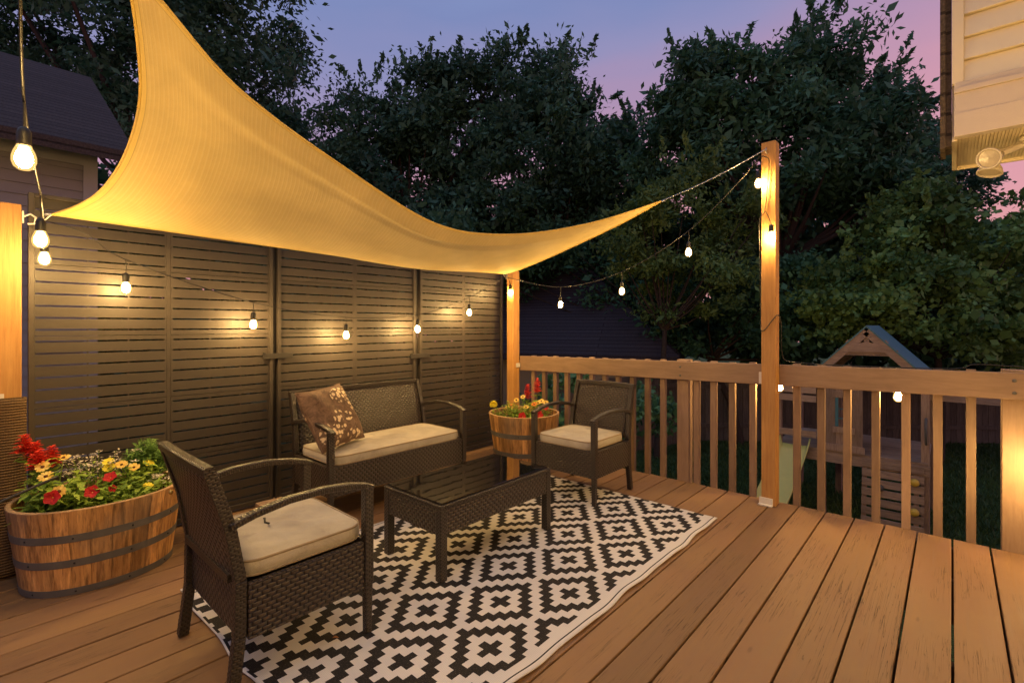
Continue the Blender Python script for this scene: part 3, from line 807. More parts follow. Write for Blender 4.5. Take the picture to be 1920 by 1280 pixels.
planter('barrel_planter', 'round half barrel wooden planter in the far corner beside the cedar post', (-2.80,3.285,0.001), .305,.305,.245,.245,.44,34,[(.10,.14),(.26,.30)])

# ---- flowers
def leaf_at(g, p, d, L, W, tint, curl=.25):
    """leaf with a bent midrib; p base, d direction"""
    d = Vector(d).normalized(); s = d.cross(Vector((0,0,1)))
    if s.length < .05: s = Vector((1,0,0))
    s.normalize(); n = s.cross(d); p = Vector(p)
    m1 = p+d*L*.4+n*L*.06; m2 = p+d*L*.75-n*L*curl*.3; tip = p+d*L-n*L*curl
    vs = [p, m1+s*W/2-n*W*.0, m1-n*W*.15, m1-s*W/2, m2+s*W*.36, m2-n*W*.12, m2-s*W*.36, tip]
    g.add(vs, [(0,2,1),(0,3,2),(1,2,5,4),(2,3,6,5),(4,5,7),(5,6,7)], None, tint, True)
def rdir(up=.4):
    a = rnd.uniform(0,2*math.pi); return Vector((math.cos(a),math.sin(a),rnd.uniform(up-.5,up+.6)))
def stem_leaves(g, base, top, n, L, W, r=.0022):
    base = Vector(base); top = Vector(top); mid = base.lerp(top,.5)+Vector((rnd.uniform(-.02,.02),rnd.uniform(-.02,.02),0))
    g.tube([base,mid,top], [r*1.3,r,r*.8], 5, rnd.uniform(.2,.5), cap=False)
    for k in range(n):
        q = (k+.5)/n; p = base.lerp(mid,q*2) if q < .5 else mid.lerp(top,q*2-1)
        leaf_at(g, p, rdir(.25), L*rnd.uniform(.7,1.2)*(1.15-.5*q), W*rnd.uniform(.8,1.2), rnd.random(), rnd.uniform(0,.5))
def disc_flower(root, part, c, nrm, n, L, W, mat, eye, cup=.1):
    c = Vector(c); q = Vector(nrm).to_track_quat('Z','Y')
    g = MB()
    for k in range(n):
        a = 2*math.pi*k/n+rnd.uniform(-.1,.1); ll = L*rnd.uniform(.88,1.08); t = rnd.random()
        pts = [(0.12*L,0,.001),(.55*ll,W/2,.012*cup*8*L),(.9*ll,W*.36,cup*L),(ll,0,cup*L*1.1),(.9*ll,-W*.36,cup*L),(.55*ll,-W/2,.012*cup*8*L)]
        rm = Matrix.Rotation(a,3,'Z')
        g.add([c+q@(rm@Vector(p)) for p in pts], [(0,1,2,3),(0,3,4,5)], None, t, False)
    o = g.build(part, mat, root)
    if eye:
        g = MB(); g.lathe([(eye,0),(eye*.9,eye*.5),(eye*.5,eye*.8),(0,eye*.9)], 10, M=Matrix.Translation(c) @ q.to_matrix().to_4x4()); g.build('flower_eye', M['flower_eye'], o)
    return o
def petunia(root, c, nrm, r, mat):
    c = Vector(c); q = Vector(nrm).to_track_quat('Z','Y'); g = MB(); n = 30
    def f(u, v):
        a = u*2*math.pi; rr = v*r*(1+.10*math.cos(5*a)); return c+q@Vector((rr*math.cos(a), rr*math.sin(a), r*(.55*v**.6-.55)+.06*r*math.sin(10*a)*v))
    g.grid(f, n, 5); o = g.build('bloom', mat, root)
    g = MB(); g.lathe([(r*.13,0),(r*.1,r*.06),(0,r*.08)], 8, M=Matrix.Translation(c-q@Vector((0,0,r*.50))) @ q.to_matrix().to_4x4()); g.build('flower_eye', M['petal_yellow'], o)
PZ = .36
def salvia(label, base, tops, h):
    root = thing('salvia_plant', label, 'flower', base)
    g = MB()
    for tx, ty, tz in tops:
        stem_leaves(g, (rnd.uniform(-.02,.02),rnd.uniform(-.02,.02),-.01), (tx,ty,tz-h), 9, .085, .05)
    g.build('foliage', M['plant_leaf'], root)
    for tx, ty, tz in tops:
        g = MB()
        for k in range(70):
            q = k/70; a = k*2.4; rr = .036*(1-q*.6)*rnd.uniform(.6,1.2)
            p = Vector((tx,ty,tz-h*(1-q*1.1))); d = Vector((math.cos(a),math.sin(a),.5))
            leaf_at(g, p+d*rr*.1, d, rr*1.3, rr*.9, rnd.random(), .3)
        g.build('flower_spike', M['petal_salvia'], root)
    return root
def rel(base, lst):
    b = Vector(base)
    return [tuple(pxX(px,py,X)-b) for px, py, X in lst]
sb = (-3.24,.235,PZ)
salvia('red salvia with clustered orange-red spikes at the left end of the oval planter', sb, rel(sb,[(47,818,-3.24),(68,832,-3.20),(97,840,-3.18),(72,848,-3.14)]), .085)
zb_ = (-3.10,.27,PZ)
root = thing('zinnia_plant', 'yellow daisy flowered plant with long leaves at the left end of the oval planter', 'flower', zb_)
g = MB()
blooms = list(zip(rel(zb_,[(119,858,-3.16),(80,875,-3.10),(86,893,-3.05),(111,921,-2.93)]), [(.3,-.2,1),(.8,-.3,.8),(.6,-.2,.9),(.8,-.3,.5)]))
for c, _ in blooms: stem_leaves(g, (c[0]*.4,c[1]*.4,-.02), c, 9, .095, .030)
for k in range(26): stem_leaves(g, (rnd.uniform(-.08,.12),rnd.uniform(-.06,.13),-.03), (rnd.uniform(-.13,.19),rnd.uniform(-.10,.17),rnd.uniform(.05,.15)), 8, .085, .028)
g.build('foliage', M['plant_leaf'], root)
for c, nrm in blooms: disc_flower(root, 'bloom', c, nrm, 11, .029, .014, M['petal_yellow'], .008)
qb = (-2.99,.45,PZ)
root = thing('petunia_plant', 'trailing plant with red trumpet blooms at the front of the oval planter', 'flower', qb)
g = MB()
for k in range(54): stem_leaves(g, (rnd.uniform(-.12,.08),rnd.uniform(-.18,.18),-.03), (rnd.uniform(-.15,.12),rnd.uniform(-.22,.20),rnd.uniform(.02,.10)), 8, .058, .024)
g.build('foliage', M['plant_leaf'], root)
for c, nrm, r in zip(rel(qb,[(97,932,-2.91),(172,921,-2.94),(206,893,-3.03),(211,915,-2.97)]), [(.9,-.35,.35),(.8,-.3,.55),(.6,-.4,.8),(.9,.2,.4)], (.029,.028,.027,.017)): petunia(root, c, nrm, r, M['petal_red'])
yb = (-3.16,.53,PZ)
root = thing('yellow_zinnia_plant', 'cluster of lemon yellow daisies in the middle of the oval planter', 'flower', yb)
g = MB()
bl = list(zip(rel(yb,[(203,866,-3.16),(205,877,-3.14),(228,871,-3.14),(251,876,-3.12),(278,869,-3.15),(278,912,-3.0)]), [(.5,-.3,1),(.6,-.3,.9),(.6,-.2,.9),(.6,-.1,.9),(.4,.2,.9),(.5,.2,.9)], ['petal_lemon','petal_lemon','petal_yellow','petal_yellow','petal_lemon','petal_lemon']))
for c, _, _m in bl: stem_leaves(g, (c[0]*.5,c[1]*.5,-.02), c, 8, .065, .028)
for k in range(26): stem_leaves(g, (rnd.uniform(-.05,.12),rnd.uniform(-.05,.18),-.03), (rnd.uniform(-.08,.16),rnd.uniform(-.06,.20),rnd.uniform(.03,.13)), 8, .055, .026)
g.build('foliage', M['plant_leaf'], root)
for c, nrm, mm in bl: disc_flower(root, 'bloom', c, nrm, 12, .027, .015, M[mm], .007 if mm == 'petal_yellow' else .004, .2)
def feathery(label, base, R_, h, n):
    root = thing('feathery_plant', label, 'plant', base); g = MB()
    for k in range(n):
        a = rnd.uniform(0,2*math.pi); rr = R_*math.sqrt(rnd.random()); tp = Vector((math.cos(a)*rr,math.sin(a)*rr,h*(1-.5*(rr/R_)**2)*rnd.uniform(.7,1.05)))
        b0 = Vector((tp.x*.3,tp.y*.3,-.02)); g.tube([b0,b0.lerp(tp,.5)+Vector((0,0,.02)),tp], .0015, 4, .4, cap=False)
        for j in range(14):
            q = .35+.65*j/14; p = b0.lerp(tp,q)
            leaf_at(g, p, rdir(.35),   .046*rnd.uniform(.7,1.2), .011, rnd.random(), .2)
    g.build('foliage', M['fern_leaf'], root); return root
feathery('bushy feathery green plant at the right end of the oval planter', (-3.26,.66,PZ), .105, .235, 120)
def airy(label, base, n, ext, h):
    root = thing('white_filler_plant', label, 'flower', base); g = MB(); w_ = MB()
    for k in range(n):
        tp = Vector((rnd.uniform(-ext[0],ext[0]),rnd.uniform(-ext[1],ext[1]),h*rnd.uniform(.35,1)))
        b0 = Vector((tp.x*.5,tp.y*.5,-.02)); g.tube([b0,b0.lerp(tp,.6)+Vector((0,0,.01)),tp], .001, 4, .4, cap=False)
        for j in range(3): leaf_at(g, b0.lerp(tp,rnd.uniform(.2,.8)), rdir(.3), .035, .012, rnd.random())
        for j in range(9):
            leaf_at(w_, tp+Vector((rnd.gauss(0,.012),rnd.gauss(0,.012),rnd.gauss(0,.008))), rdir(.5), .014, .009, rnd.random())
    g.build('foliage', M['plant_leaf'], root); w_.build('blossom', M['petal_white'], root)
airy('airy white flowered filler plant in the middle of the oval planter', (-3.22,.46,PZ), 46, (.09,.14), .19)
airy('small white flowered filler plant at the right rim of the oval planter', (-3.06,.70,PZ), 14, (.06,.05), .07)
# round barrel plants
Z2 = .39
root = thing('marigold_plant', 'yellow pom-pom marigold at the left of the round barrel planter', 'flower', (-2.975,3.15,Z2))
g = MB()
for k in range(12): stem_leaves(g, (rnd.uniform(-.04,.06),rnd.uniform(-.05,.05),-.02), (rnd.uniform(-.06,.10),rnd.uniform(-.07,.08),rnd.uniform(.02,.09)), 8, .05, .016)
g.build('foliage', M['plant_leaf'], root)
g = MB(); c = Vector((-.035,-.035,.115))
for k in range(120):
    q = k/120; a = k*2.4; z = 1-1.5*q; rr = math.sqrt(max(0,1-z*z)); d = Vector((rr*math.cos(a),rr*math.sin(a),z)); leaf_at(g, c+d*.012, d, .024, .016, rnd.random(), .5)
g.build('bloom', M['petal_lemon'], root)
salvia('red salvia spike with broad leaves at the back of the round barrel planter', (-2.745,3.40,Z2), [(.0,.0,.33),(-.085,-.03,.27)], .12)
root = thing('calibrachoa_plant', 'mound of grassy green foliage with small yellow daisies in the round barrel planter', 'flower', (-2.82,3.22,Z2))
g = MB()
bl = [((-.03,.02,.155),(.4,-.6,.8)),((.02,.05,.185),(.3,-.6,.9)),((-.095,-.02,.09),(.3,-.7,.7)),((.11,.15,.13),(.3,-.6,.8))]
for c, _ in bl: stem_leaves(g, (c[0]*.5,c[1]*.5,-.02), c, 8, .06, .014)
for k in range(44): stem_leaves(g, (rnd.uniform(-.10,.13),rnd.uniform(-.14,.12),-.02), (rnd.uniform(-.13,.16),rnd.uniform(-.17,.14),rnd.uniform(.04,.15)), 8, .06, .013)
g.build('foliage', M['plant_leaf'], root)
for c, nrm in bl: disc_flower(root, 'bloom', c, nrm, 10, .024, .013, M['petal_yellow'], .008)
root = thing('orange_daisy_plant', 'orange and yellow daisies at the right of the round barrel planter', 'flower', (-2.68,3.32,Z2))
g = MB()
bl = [((-.01,-.03,.13),(.3,-.6,.8),'petal_orange'),((.03,.02,.155),(.3,-.6,.8),'petal_yellow'),((.07,.03,.145),(.5,-.6,.8),'petal_yellow'),((-.06,-.08,.105),(.3,-.6,.8),'petal_yellow'),((-.235,-.06,.095),(.2,-.7,.7),'petal_orange')]
for c, _, _m in bl: stem_leaves(g, (c[0]*.5,c[1]*.5,-.02), c, 7, .055, .02)
for k in range(16): stem_leaves(g, (rnd.uniform(-.06,.1),rnd.uniform(-.1,.06),-.02), (rnd.uniform(-.08,.14),rnd.uniform(-.12,.1),rnd.uniform(.03,.11)), 7, .055, .022)
g.build('foliage', M['plant_leaf'], root)
for c, nrm, mm in bl: disc_flower(root, 'bloom', c, nrm, 11, .026, .014, M[mm], .007)
root = thing('petunia_plant', 'red trumpet blooms at the right rim of the round barrel planter', 'flower', (-2.62,3.20,Z2))
g = MB()
for k in range(12): stem_leaves(g, (rnd.uniform(-.08,.06),rnd.uniform(-.08,.06),-.02), (rnd.uniform(-.1,.09),rnd.uniform(-.1,.09),rnd.uniform(.02,.08)), 7, .05, .024)
g.build('foliage', M['plant_leaf'], root)
for c, nrm, r in (((-.045,-.10,.055),(.3,-.9,.4),.034),((.055,.0,.065),(.5,-.9,.35),.034),((.06,.08,.12),(.4,-.7,.5),.026)): petunia(root, c, nrm, r, M['petal_red'])

# dry leaves and the thin black tube
for (x, y, a, lab) in ((-3.30,.02,.4,'curled dry brown leaf on the deck beside the mesh cloth'),(-3.20,.05,2.0,'small dry brown leaf on the deck in front of the oval planter base'),(-1.745,.93,1.0,'dry brown leaf fragment lying on the rug behind the near armchair leg')):
    g = MB(); leaf_at(g, (0,0,.012), (math.cos(a),math.sin(a),.25), .055 if x < -2 else .022, .03 if x < -2 else .012, .5, .4)
    o = g.build('dry_leaf', M['dryleaf'], loc=(x,y,.008)); tag(o, lab, 'leaf', 'dry leaves on the deck'); sm = o.modifiers.new('thick','SOLIDIFY'); sm.thickness=.001
g = MB(); a = at(-140,1010,1.75); b = at(108,893,2.12); mm = a.lerp(b,.5)+Vector((0,0,.006)); g.tube([a,mm,b], .0062, 8)
tag(g.build('irrigation_tube', M['black']), 'thin black tube slanting over the left rim of the oval planter', 'tube')

# ------------------------------------------------------------------ shade sail
def crv(pts):
    pts = [Vector(p) for p in pts]; n = len(pts)
    acc = [0]
    for i in range(1,n): acc.append(acc[-1]+(pts[i]-pts[i-1]).length)
    acc = [q/acc[-1] for q in acc]
    def f(t):
        t = min(max(t,0),1); i = max(k for k in range(n) if acc[k] <= t+1e-9); i = min(i,n-2)
        u = (t-acc[i])/(acc[i+1]-acc[i])
        p0 = pts[max(i-1,0)]; p1 = pts[i]; p2 = pts[i+1]; p3 = pts[min(i+2,n-1)]
        m1 = (p2-p0)*.5; m2 = (p3-p1)*.5
        return p1*(2*u**3-3*u*u+1)+m1*(u**3-2*u*u+u)+p2*(-2*u**3+3*u*u)+m2*(u**3-u*u)
    return f
A = pxX(97,402,-3.26); B = pxX(948,513,-3.24); C = pxX(1240,377,-1.58); D = pxX(228,-90,-1.80)
AB = crv([A,pxX(180,414,-3.18),pxX(273,427,-3.10),pxX(500,460,-3.0),pxX(640,480,-2.98),pxX(773,499,-3.03),pxX(860,507,-3.1),B])
DC = crv([D,pxX(310,10,-1.95),pxX(420,140,-2.1),pxX(520,225,-2.2),pxX(640,310,-2.28),pxX(760,390,-2.33),pxX(830,424,-2.32),pxX(900,438,-2.27),pxX(1000,437,-2.12),pxX(1120,415,-1.88),C])
AD = crv([A,pxX(143,386,-3.08),pxX(187,358,-2.90),pxX(227,303,-2.68),pxX(253,233,-2.47),pxX(263,167,-2.28),pxX(258,83,-2.08),pxX(247,0,-1.93),D])
BC = crv([B,pxY(973,506,3.42),pxY(1040,478,3.30),pxY(1147,428,3.28),pxY(1200,400,3.31),C])
def coons(u, v):
    P = AB(u)*(1-v)+DC(u)*v + AD(v)*(1-u)+BC(v)*u
    Q = A*(1-u)*(1-v)+B*u*(1-v)+D*(1-u)*v+C*u*v
    p = P-Q
    # soft crease fold near the house-side edge
    p = p - Vector((0,0,.020))*(math.exp(-((v-.87)/.045)**2)*1.0-math.exp(-((v-.79)/.035)**2)*.5)*math.sin(u*math.pi)**.7
    return p
root = thing('shade_sail', 'cream yellow fabric shade sail stretched over the seating corner', 'shade sail', tuple(B))
iv = Matrix.Translation(-B)
g = MB(); g.grid(lambda u, v: coons(u,v)-B, 110, 60); o = g.build('cloth', M['sail'], root)
g = MB()
for f in (lambda t: coons(t,0), lambda t: coons(t,1), lambda t: coons(0,t), lambda t: coons(1,t)):
    g.tube([f(k/50)-B for k in range(51)], .005, 6, cap=False)
g.build('hem_cord', M['sail'], root)
PT = Vector((-.922,3.54,2.362)); PL = Vector((-3.36,.24,1.725)); PC = Vector((-3.262,3.55,1.70))
for pt in (A,B,C):
    g = MB(); d = (pt-(A+B+C+D)/4).normalized(); c = pt-B+d*.012
    s = d.cross(Vector((0,0,1))).normalized(); n_ = s.cross(d)
    g.tube([c+(d*math.cos(a)+s*math.sin(a))*.016 for a in [2*math.pi*k/14 for k in range(15)]], .003, 6, cap=False); g.build('corner_ring', M['steel'], root)
# chain from tip to tall post
g = MB(); ch = [C.lerp(PT,k/14)-Vector((0,0,.018*math.sin(math.pi*k/14))) for k in range(15)]
for k in range(56):
    q0 = k/56; p0 = C.lerp(PT,q0)-Vector((0,0,.018*math.sin(math.pi*q0))); q1 = (k+1)/56; p1 = C.lerp(PT,q1)-Vector((0,0,.018*math.sin(math.pi*q1)))
    a = k*1.3; off = Vector((0,math.cos(a),math.sin(a)))*.0035
    g.tube([p0-PT+off,p1-PT-off*.5], .0022, 5, cap=False)
    g.tube([p0-PT-off,p1-PT+off*.5], .0022, 5, cap=False)
tag(g.build('sail_chain', M['steel'], loc=tuple(PT)), 'twisted steel wire from the sail tip to the tall cedar post', 'wire')
g = MB(); g.tube([(0,0,0),(PL-A)*.5+Vector((0,.0,-.02)),PL-A], .003, 6); tag(g.build('tie_rope', M['white_bracket'], loc=tuple(A)), 'short white tie rope between the sail and the left cedar post hook', 'rope')

# ------------------------------------------------------------------ string lights
def bulb_proto(q):
    g = MB(); g.lathe([(r*q,-.006+(z+.006)*q) for r, z in [(0,-.034),(.010,-.0325),(.018,-.026),(.0222,-.014),(.0222,-.002),(.019,.010),(.0145,.020),(.0125,.027),(0,.027)]], 14)
    return g
def socket_proto():
    g = MB(); g.lathe([(0,.024),(.0145,.024),(.0155,.030),(.0155,.060),(.012,.070),(.005,.076),(0,.076)], 10)
    return g
bm_ = bulb_proto(.80).build('bulb', M['bulb']); bulb_proto(1.12).build('glass_globe', M['globe'], bm_); sm_ = socket_proto().build('socket', M['black'], bm_)
first = [True]
def add_bulb(root, p, cable):
    p = Vector(p)
    if first[0]: b = bm_; first[0] = False
    else: b = copy_tree(bm_)
    b.parent = root; b.location = p-Vector(root.location)
    g = MB(); q = p+Vector((0,0,.074)); e = Vector(cable)
    g.tube([q,q.lerp(e,.5)+Vector((.004,0,0)),e], .0028, 5, cap=False)
    for ch in g.v: pass
    o = g.build('drop_wire', M['black'], root); o.location = -Vector(root.location)
def cable(root, pts, r=.0032):
    f = crv(pts); g = MB(); n = len(pts)*6
    g.tube([f(k/n) for k in range(n+1)], r, 6, cap=False); o = g.build('cable', M['black'], root); o.location = -Vector(root.location)
root = thing('string_lights', 'overhead run of string lights from the left cedar post, with large near bulbs', 'string lights', (-3.3,.2,1.7), 0, 'strings of warm bulbs')
P1 = at(83,483,2.28); P2 = at(76,447,1.84); P3 = at(45,293,1.28)
P1 = pxX(83,483,-3.13); P2 = pxX(76,447,-2.52); P3 = pxX(45,293,-1.80)
off = [Vector((-1.12,.05,1.93)),Vector((-.45,-.06,2.14)),Vector((.2,-.18,2.36)),Vector((.85,-.29,2.55))]  # unseen bulbs continuing the run over the camera, added to brighten the deck
cable(root, [PL+Vector((0,.01,-.01)),P1+Vector((-.03,.0,.165)),P2+Vector((0,0,.16)),P3+Vector((0,0,.14))]+[q+Vector((0,0,.10)) for q in off]+[Vector((1.30,-.36,2.78))])
for p, h in ((P1,.165),(P2,.16),(P3,.14)): add_bulb(root, p, p+Vector((0,0,h)))
for p in off: add_bulb(root, p, p+Vector((0,0,.10)))
root = thing('string_lights', 'string lights sagging in front of the privacy screens from left post to corner post', 'string lights', (-3.28,2,1.4), 0, 'strings of warm bulbs')
FB = [pxX(236,538,-3.28),pxX(475,607,-3.28),pxX(649,627,-3.28),pxX(783,616,-3.28),pxX(880,585,-3.28)]
hang = [.145,.135,.125,.115,.135]
cable(root, [PL,pxX(160,437,-3.28)]+[p+Vector((0,.0,h)) for p, h in zip(FB,hang)]+[Vector((-3.27,3.54,1.672))])
for p, h in zip(FB,hang): add_bulb(root, p, p+Vector((0,0,h)))
add_bulb(root, pxX(957,548,-3.225), Vector((-3.235,3.55,1.665)))
root = thing('string_lights', 'string lights from the corner post up to the tall post and along the railing', 'string lights', (-2,3.6,1.6), 0, 'strings of warm bulbs')
RB = [pxY(1051,570,3.6),pxY(1166,545,3.6),pxY(1291,472,3.6),pxY(1422,343,3.53)]
cable(root, [Vector((-3.23,3.545,1.665))]+[p+Vector((0,0,.155)) for p in RB[:3]]+[pxY(1400,325,3.55),Vector((-.96,3.55,2.33))])
add_b = [(p, p+Vector((0,0,.155))) for p in RB[:3]]+[(RB[3],RB[3]+Vector((-.02,0,.13)))]
for p, q in add_b: add_bulb(root, p, q)
pb = pxY(1446,442,3.535)
cable(root, [Vector((-.96,3.55,2.33)),Vector((-.905,3.565,2.30)),Vector((-.915,3.565,2.12)),Vector((-.93,3.568,1.96)),Vector((-.962,3.56,1.90)),Vector((-.968,3.60,1.6)),Vector((-.966,3.61,1.25)),Vector((-.945,3.568,1.16)),Vector((-.88,3.568,1.24)),Vector((-.858,3.60,1.27)),Vector((-.853,3.66,1.2)),Vector((-.86,3.72,1.0)),Vector((-.80,3.73,.955)),Vector((-.5,3.715,.947)),Vector((-.0,3.70,.957)),Vector((.08,3.69,.985)),Vector((.2,3.69,.985)),Vector((.3,3.66,.96)),Vector((.345,3.57,.72)),Vector((.335,3.50,.60))])
add_bulb(root, pb, Vector((-.925,3.565,1.96)))
b2 = [pxY(1462,724,3.80),pxY(1684,742,3.80)]
for p in b2: add_bulb(root, p, Vector((p.x,3.725,rz(p.x)+.004)))
add_bulb(root, (.335,3.50,.47), (.335,3.50,.60))
cable(root, [Vector((.335,3.50,.60)),Vector((.52,3.35,1.10)),Vector((.70,3.10,1.62)),Vector((1.0,2.75,2.08)),Vector((1.22,2.3,2.30)),Vector((1.22,1.6,2.16)),Vector((1.22,.8,2.22)),Vector((1.27,.2,2.45))])  # unseen run up to and along the house wall, added to carry extra bulbs
for p in ((.70,3.10,1.50),(1.02,2.73,1.98),(1.18,1.6,2.03),(1.18,.8,2.09)): add_bulb(root, p, Vector(p)+Vector((0,0,.12)))  # unseen bulbs added to brighten the right of the deck and the overhang

# ------------------------------------------------------------------ house with overhang, flood light
root = thing('house', 'cream sided house corner overhanging at the upper right', 'house', (1.3,4.0,0))
hx0, hy0 = 1.3, 4.0
def hb(a, b, g): g.box((a[0]-hx0,a[1]-hy0,a[2]),(b[0]-hx0,b[1]-hy0,b[2])); return g
g = MB(); hb((1.3,-4.0,-1.5),(7,4.82,5.2), g)
k = 0
while k*.135 < 5.2:
    hb((1.285,-4.0,k*.135-.0),(1.2995,4.82,k*.135+.128), g); k += 1
g.build('wall', M['cream'], root)
g = MB(); hb((.035,4.05,2.36),(1.284,4.79,5.2), g); g.build('overhang_core', M['creamb'], root)
g = MB()
for k in range(18):
    z = 2.665+k*.135
    vs = [(.055-hx0,4.012-hy0,z),(1.284-hx0,4.012-hy0,z),(1.284-hx0,4.036-hy0,z+.127),(.055-hx0,4.036-hy0,z+.127),(.055-hx0,4.049-hy0,z),(1.284-hx0,4.049-hy0,z),(1.284-hx0,4.049-hy0,z+.127),(.055-hx0,4.049-hy0,z+.127)]
    g.add(vs, [(0,1,2,3),(4,7,6,5),(0,4,5,1),(3,2,6,7),(0,3,7,4),(1,5,6,2)])
g.build('siding', M['cream'], root)
g = MB(); hb((.0,4.005,2.662),(.054,4.06,5.2), g); g.build('corner_board', M['creamb'], root, bevel=.003)
g = MB(); hb((.010,3.985,2.335),(1.284,4.048,2.475), g); hb((.010,3.992,2.4755),(1.284,4.048,2.595), g); hb((.010,3.980,2.5955),(1.284,4.048,2.625), g); hb((.010,3.996,2.6255),(1.284,4.048,2.661), g); g.build('fascia', M['fascia'], root, bevel=.002)
g = MB()
x = .03
while x < 1.27:
    hb((x,4.0485,2.346),(x+.0125,4.80,2.352), g); x += .0165 if int(x/.1)%2 else .0155
hb((.012,4.0485,2.352),(1.284,4.80,2.3595), g)
g.build('soffit', M['creamb'], root)
g = MB(); hb((.0,4.0495,2.325),(.024,4.82,2.3515), g); hb((.0,4.80,2.325),(1.284,4.82,2.36), g); hb((.0,4.061,2.3525),(.034,4.82,5.2), g); g.build('end_trim', M['creamb'], root)
g = MB(); hb((-.055,4.03,2.29),(-.030,4.30,5.2), g); hb((-.030,4.05,2.30),(-.001,4.25,5.2), g); g.build('roof_edge', M['shingle_edge'], root)

root = thing('flood_light', 'unlit twin head flood light hanging under the house soffit', 'flood light', (.36,4.28,2.336))
lo = Vector((.36,4.28,2.336))
g = MB(); g.lathe([(0,0),(.055,0),(.055,-.02),(.03,-.03),(0,-.03)], 20); g.build('base_plate', M['lampshell'], root)
def head(p, d, r):
    p = Vector(p)-lo; d = Vector(d).normalized(); q = d.to_track_quat('Z','Y').to_matrix().to_4x4()
    g = MB(); g.lathe([(0,-.115),(.022,-.115),(.024,-.07),(.030,-.062),(r*.62,-.045),(r*.90,-.02),(r,0),(r*1.05,.004),(r*1.03,.012),(r*.90,.013),(r*.89,.003)], 28, M=Matrix.Translation(p) @ q)
    h = g.build('lamp_head', M['lampshell'], root)
    g = MB(); g.lathe([(r*.90,.004),(r*.6,.007),(r*.3,.009),(0,.0095)], 28, M=Matrix.Translation(p) @ q); g.build('lens', M['lens'], h)
    tail = p-d*.115; g = MB(); g.tube([tail,tail.lerp(Vector((0,0,-.03)),.5),Vector((0,0,-.03))], .018, 12); g.build('swivel_arm', M['lampshell'], h)
M['lens'] = plain('frosted_lens', (0.47,0.40,0.29), 0.22, 0.6, 0, 0.2, 40)
head(pxY(1855,297,4.10), (-.42,-.80,-.30), .060)
head(pxY(1856,322,4.22), (-.22,-.25,-1.0), .060)

# ------------------------------------------------------------------ neighbour house (left) and garage
root = thing('neighbour_house', 'pale sided neighbour house with brown shingle roof behind the left screen', 'house', (-7,-2,-1.5))
o3 = Vector((-7,-2,-1.5))
g = MB(); g.box((-6.98-o3.x-7+7-.0,-9-o3.y,0),(-6.98-o3.x,.0,0)) if False else None
g = MB(); g.box((-5.0,-8,0),(0,2.96,4.62)); 
k = 0
while k*.115 < 4.55:
    z = k*.115; g.add([(.014,-8,z),(.014,2.90,z),(.001,2.90,z+.113),(.001,-8,z+.113),(0,-8,z),(0,2.90,z)], [(0,1,2,3),(0,4,5,1)]); k += 1
g.build('wall', M['nsiding'], root)
g = MB(); g.box((.015,2.86,0),(.03,2.98,4.55)); g.box((.015,-8,4.42),(.03,2.86,4.60)); g.build('trim', M['ntrim'], root)
g = MB(); g.box((.016,.3,2.9),(.034,1.2,4.2)); 
g.build('window_frame', M['ntrim'], root)
wb = MB(); wb.box((.0345,.36,2.96),(.036,1.14,4.14)); wb.build('window_pane', M['window'], root)
g = MB()
def roofp(x0,z0,x1,z1,y0,y1,th=.12):
    vs = [(x0,y0,z0),(x0,y1,z0),(x1,y1,z1),(x1,y0,z1)]; vs += [(a,b,c-th) for a,b,c in vs]
    L = math.hypot(x1-x0,z1-z0)
    uv = [[(y0,0),(y1,0),(y1,L),(y0,L)]]+[None]*5
    g.add(vs, [(0,1,2,3),(7,6,5,4),(0,4,5,1),(1,5,6,2),(2,6,7,3),(3,7,4,0)], uv)
roofp(.42,4.56,-2.45,6.35,-8.3,3.25); roofp(-5.4,4.5,-2.45,6.35,-8.3,3.25)
g.build('roof', M['shingle'], root)
g = MB(); g.add([(-.0,2.955,4.5),(-5.0,2.955,4.5),(-2.45,2.955,6.2)], [(0,1,2)]); g.build('gable', M['nsiding'], root)

root = thing('garage', 'low garage with dark hipped shingle roof beyond the far railing', 'garage', tuple(flat(1150,11,-1.5)))
go = Vector(root.location)
def gp(px, py, d): return at(px,py,d)-go
e0 = gp(860,672,12.4); e1 = gp(1274,654,10.4)
e0.z = e1.z = (e0.z+e1.z)/2
dirx = (e1-e0).normalized(); bk = Vector((-dirx.y,dirx.x,0))
if bk.dot(Vector((-SN,CS,0))) < 0: bk = -bk
W_ = 5.5; L_ = (e1-e0).length
e2 = e1+bk*W_; e3 = e0+bk*W_
r0 = e0+bk*W_/2+dirx*.2+Vector((0,0,2.3)); r1 = e1+bk*W_/2-dirx*2.6+Vector((0,0,2.3))
g = MB(); th = Vector((0,0,-.16))
g.add([e0,e1,r1,r0], [(0,1,2,3)], [[(0,0),(L_,0),(L_-2.6,3.6),(0,3.6)]]); g.add([e1,e2,r1], [(0,1,2)], [[(0,0),(W_,0),(W_/2,3.6)]]); g.add([e2,e3,r0,r1], [(0,1,2,3)])
g.add([e0,e1,e1+th,e0+th], [(3,2,1,0)]); g.add([e1,e2,e2+th,e1+th], [(3,2,1,0)])
g.build('roof', M['shingle_dark'], root)
ins = .35
w0 = e0+bk*ins+th; w1 = e1+bk*ins-dirx*ins+th; w2 = e2-bk*ins-dirx*ins+th; w3 = e3-bk*ins+th
g = MB()
def dn(p): return Vector((p.x,p.y,0))
g.add([w0,w1,w2,w3,dn(w0),dn(w1),dn(w2),dn(w3)], [(0,4,5,1),(1,5,6,2),(2,6,7,3),(3,7,4,0)]); g.add([e0+th,e1+th,e2+th,e3+th],[(0,1,2,3)])
g.build('wall', M['garage'], root)
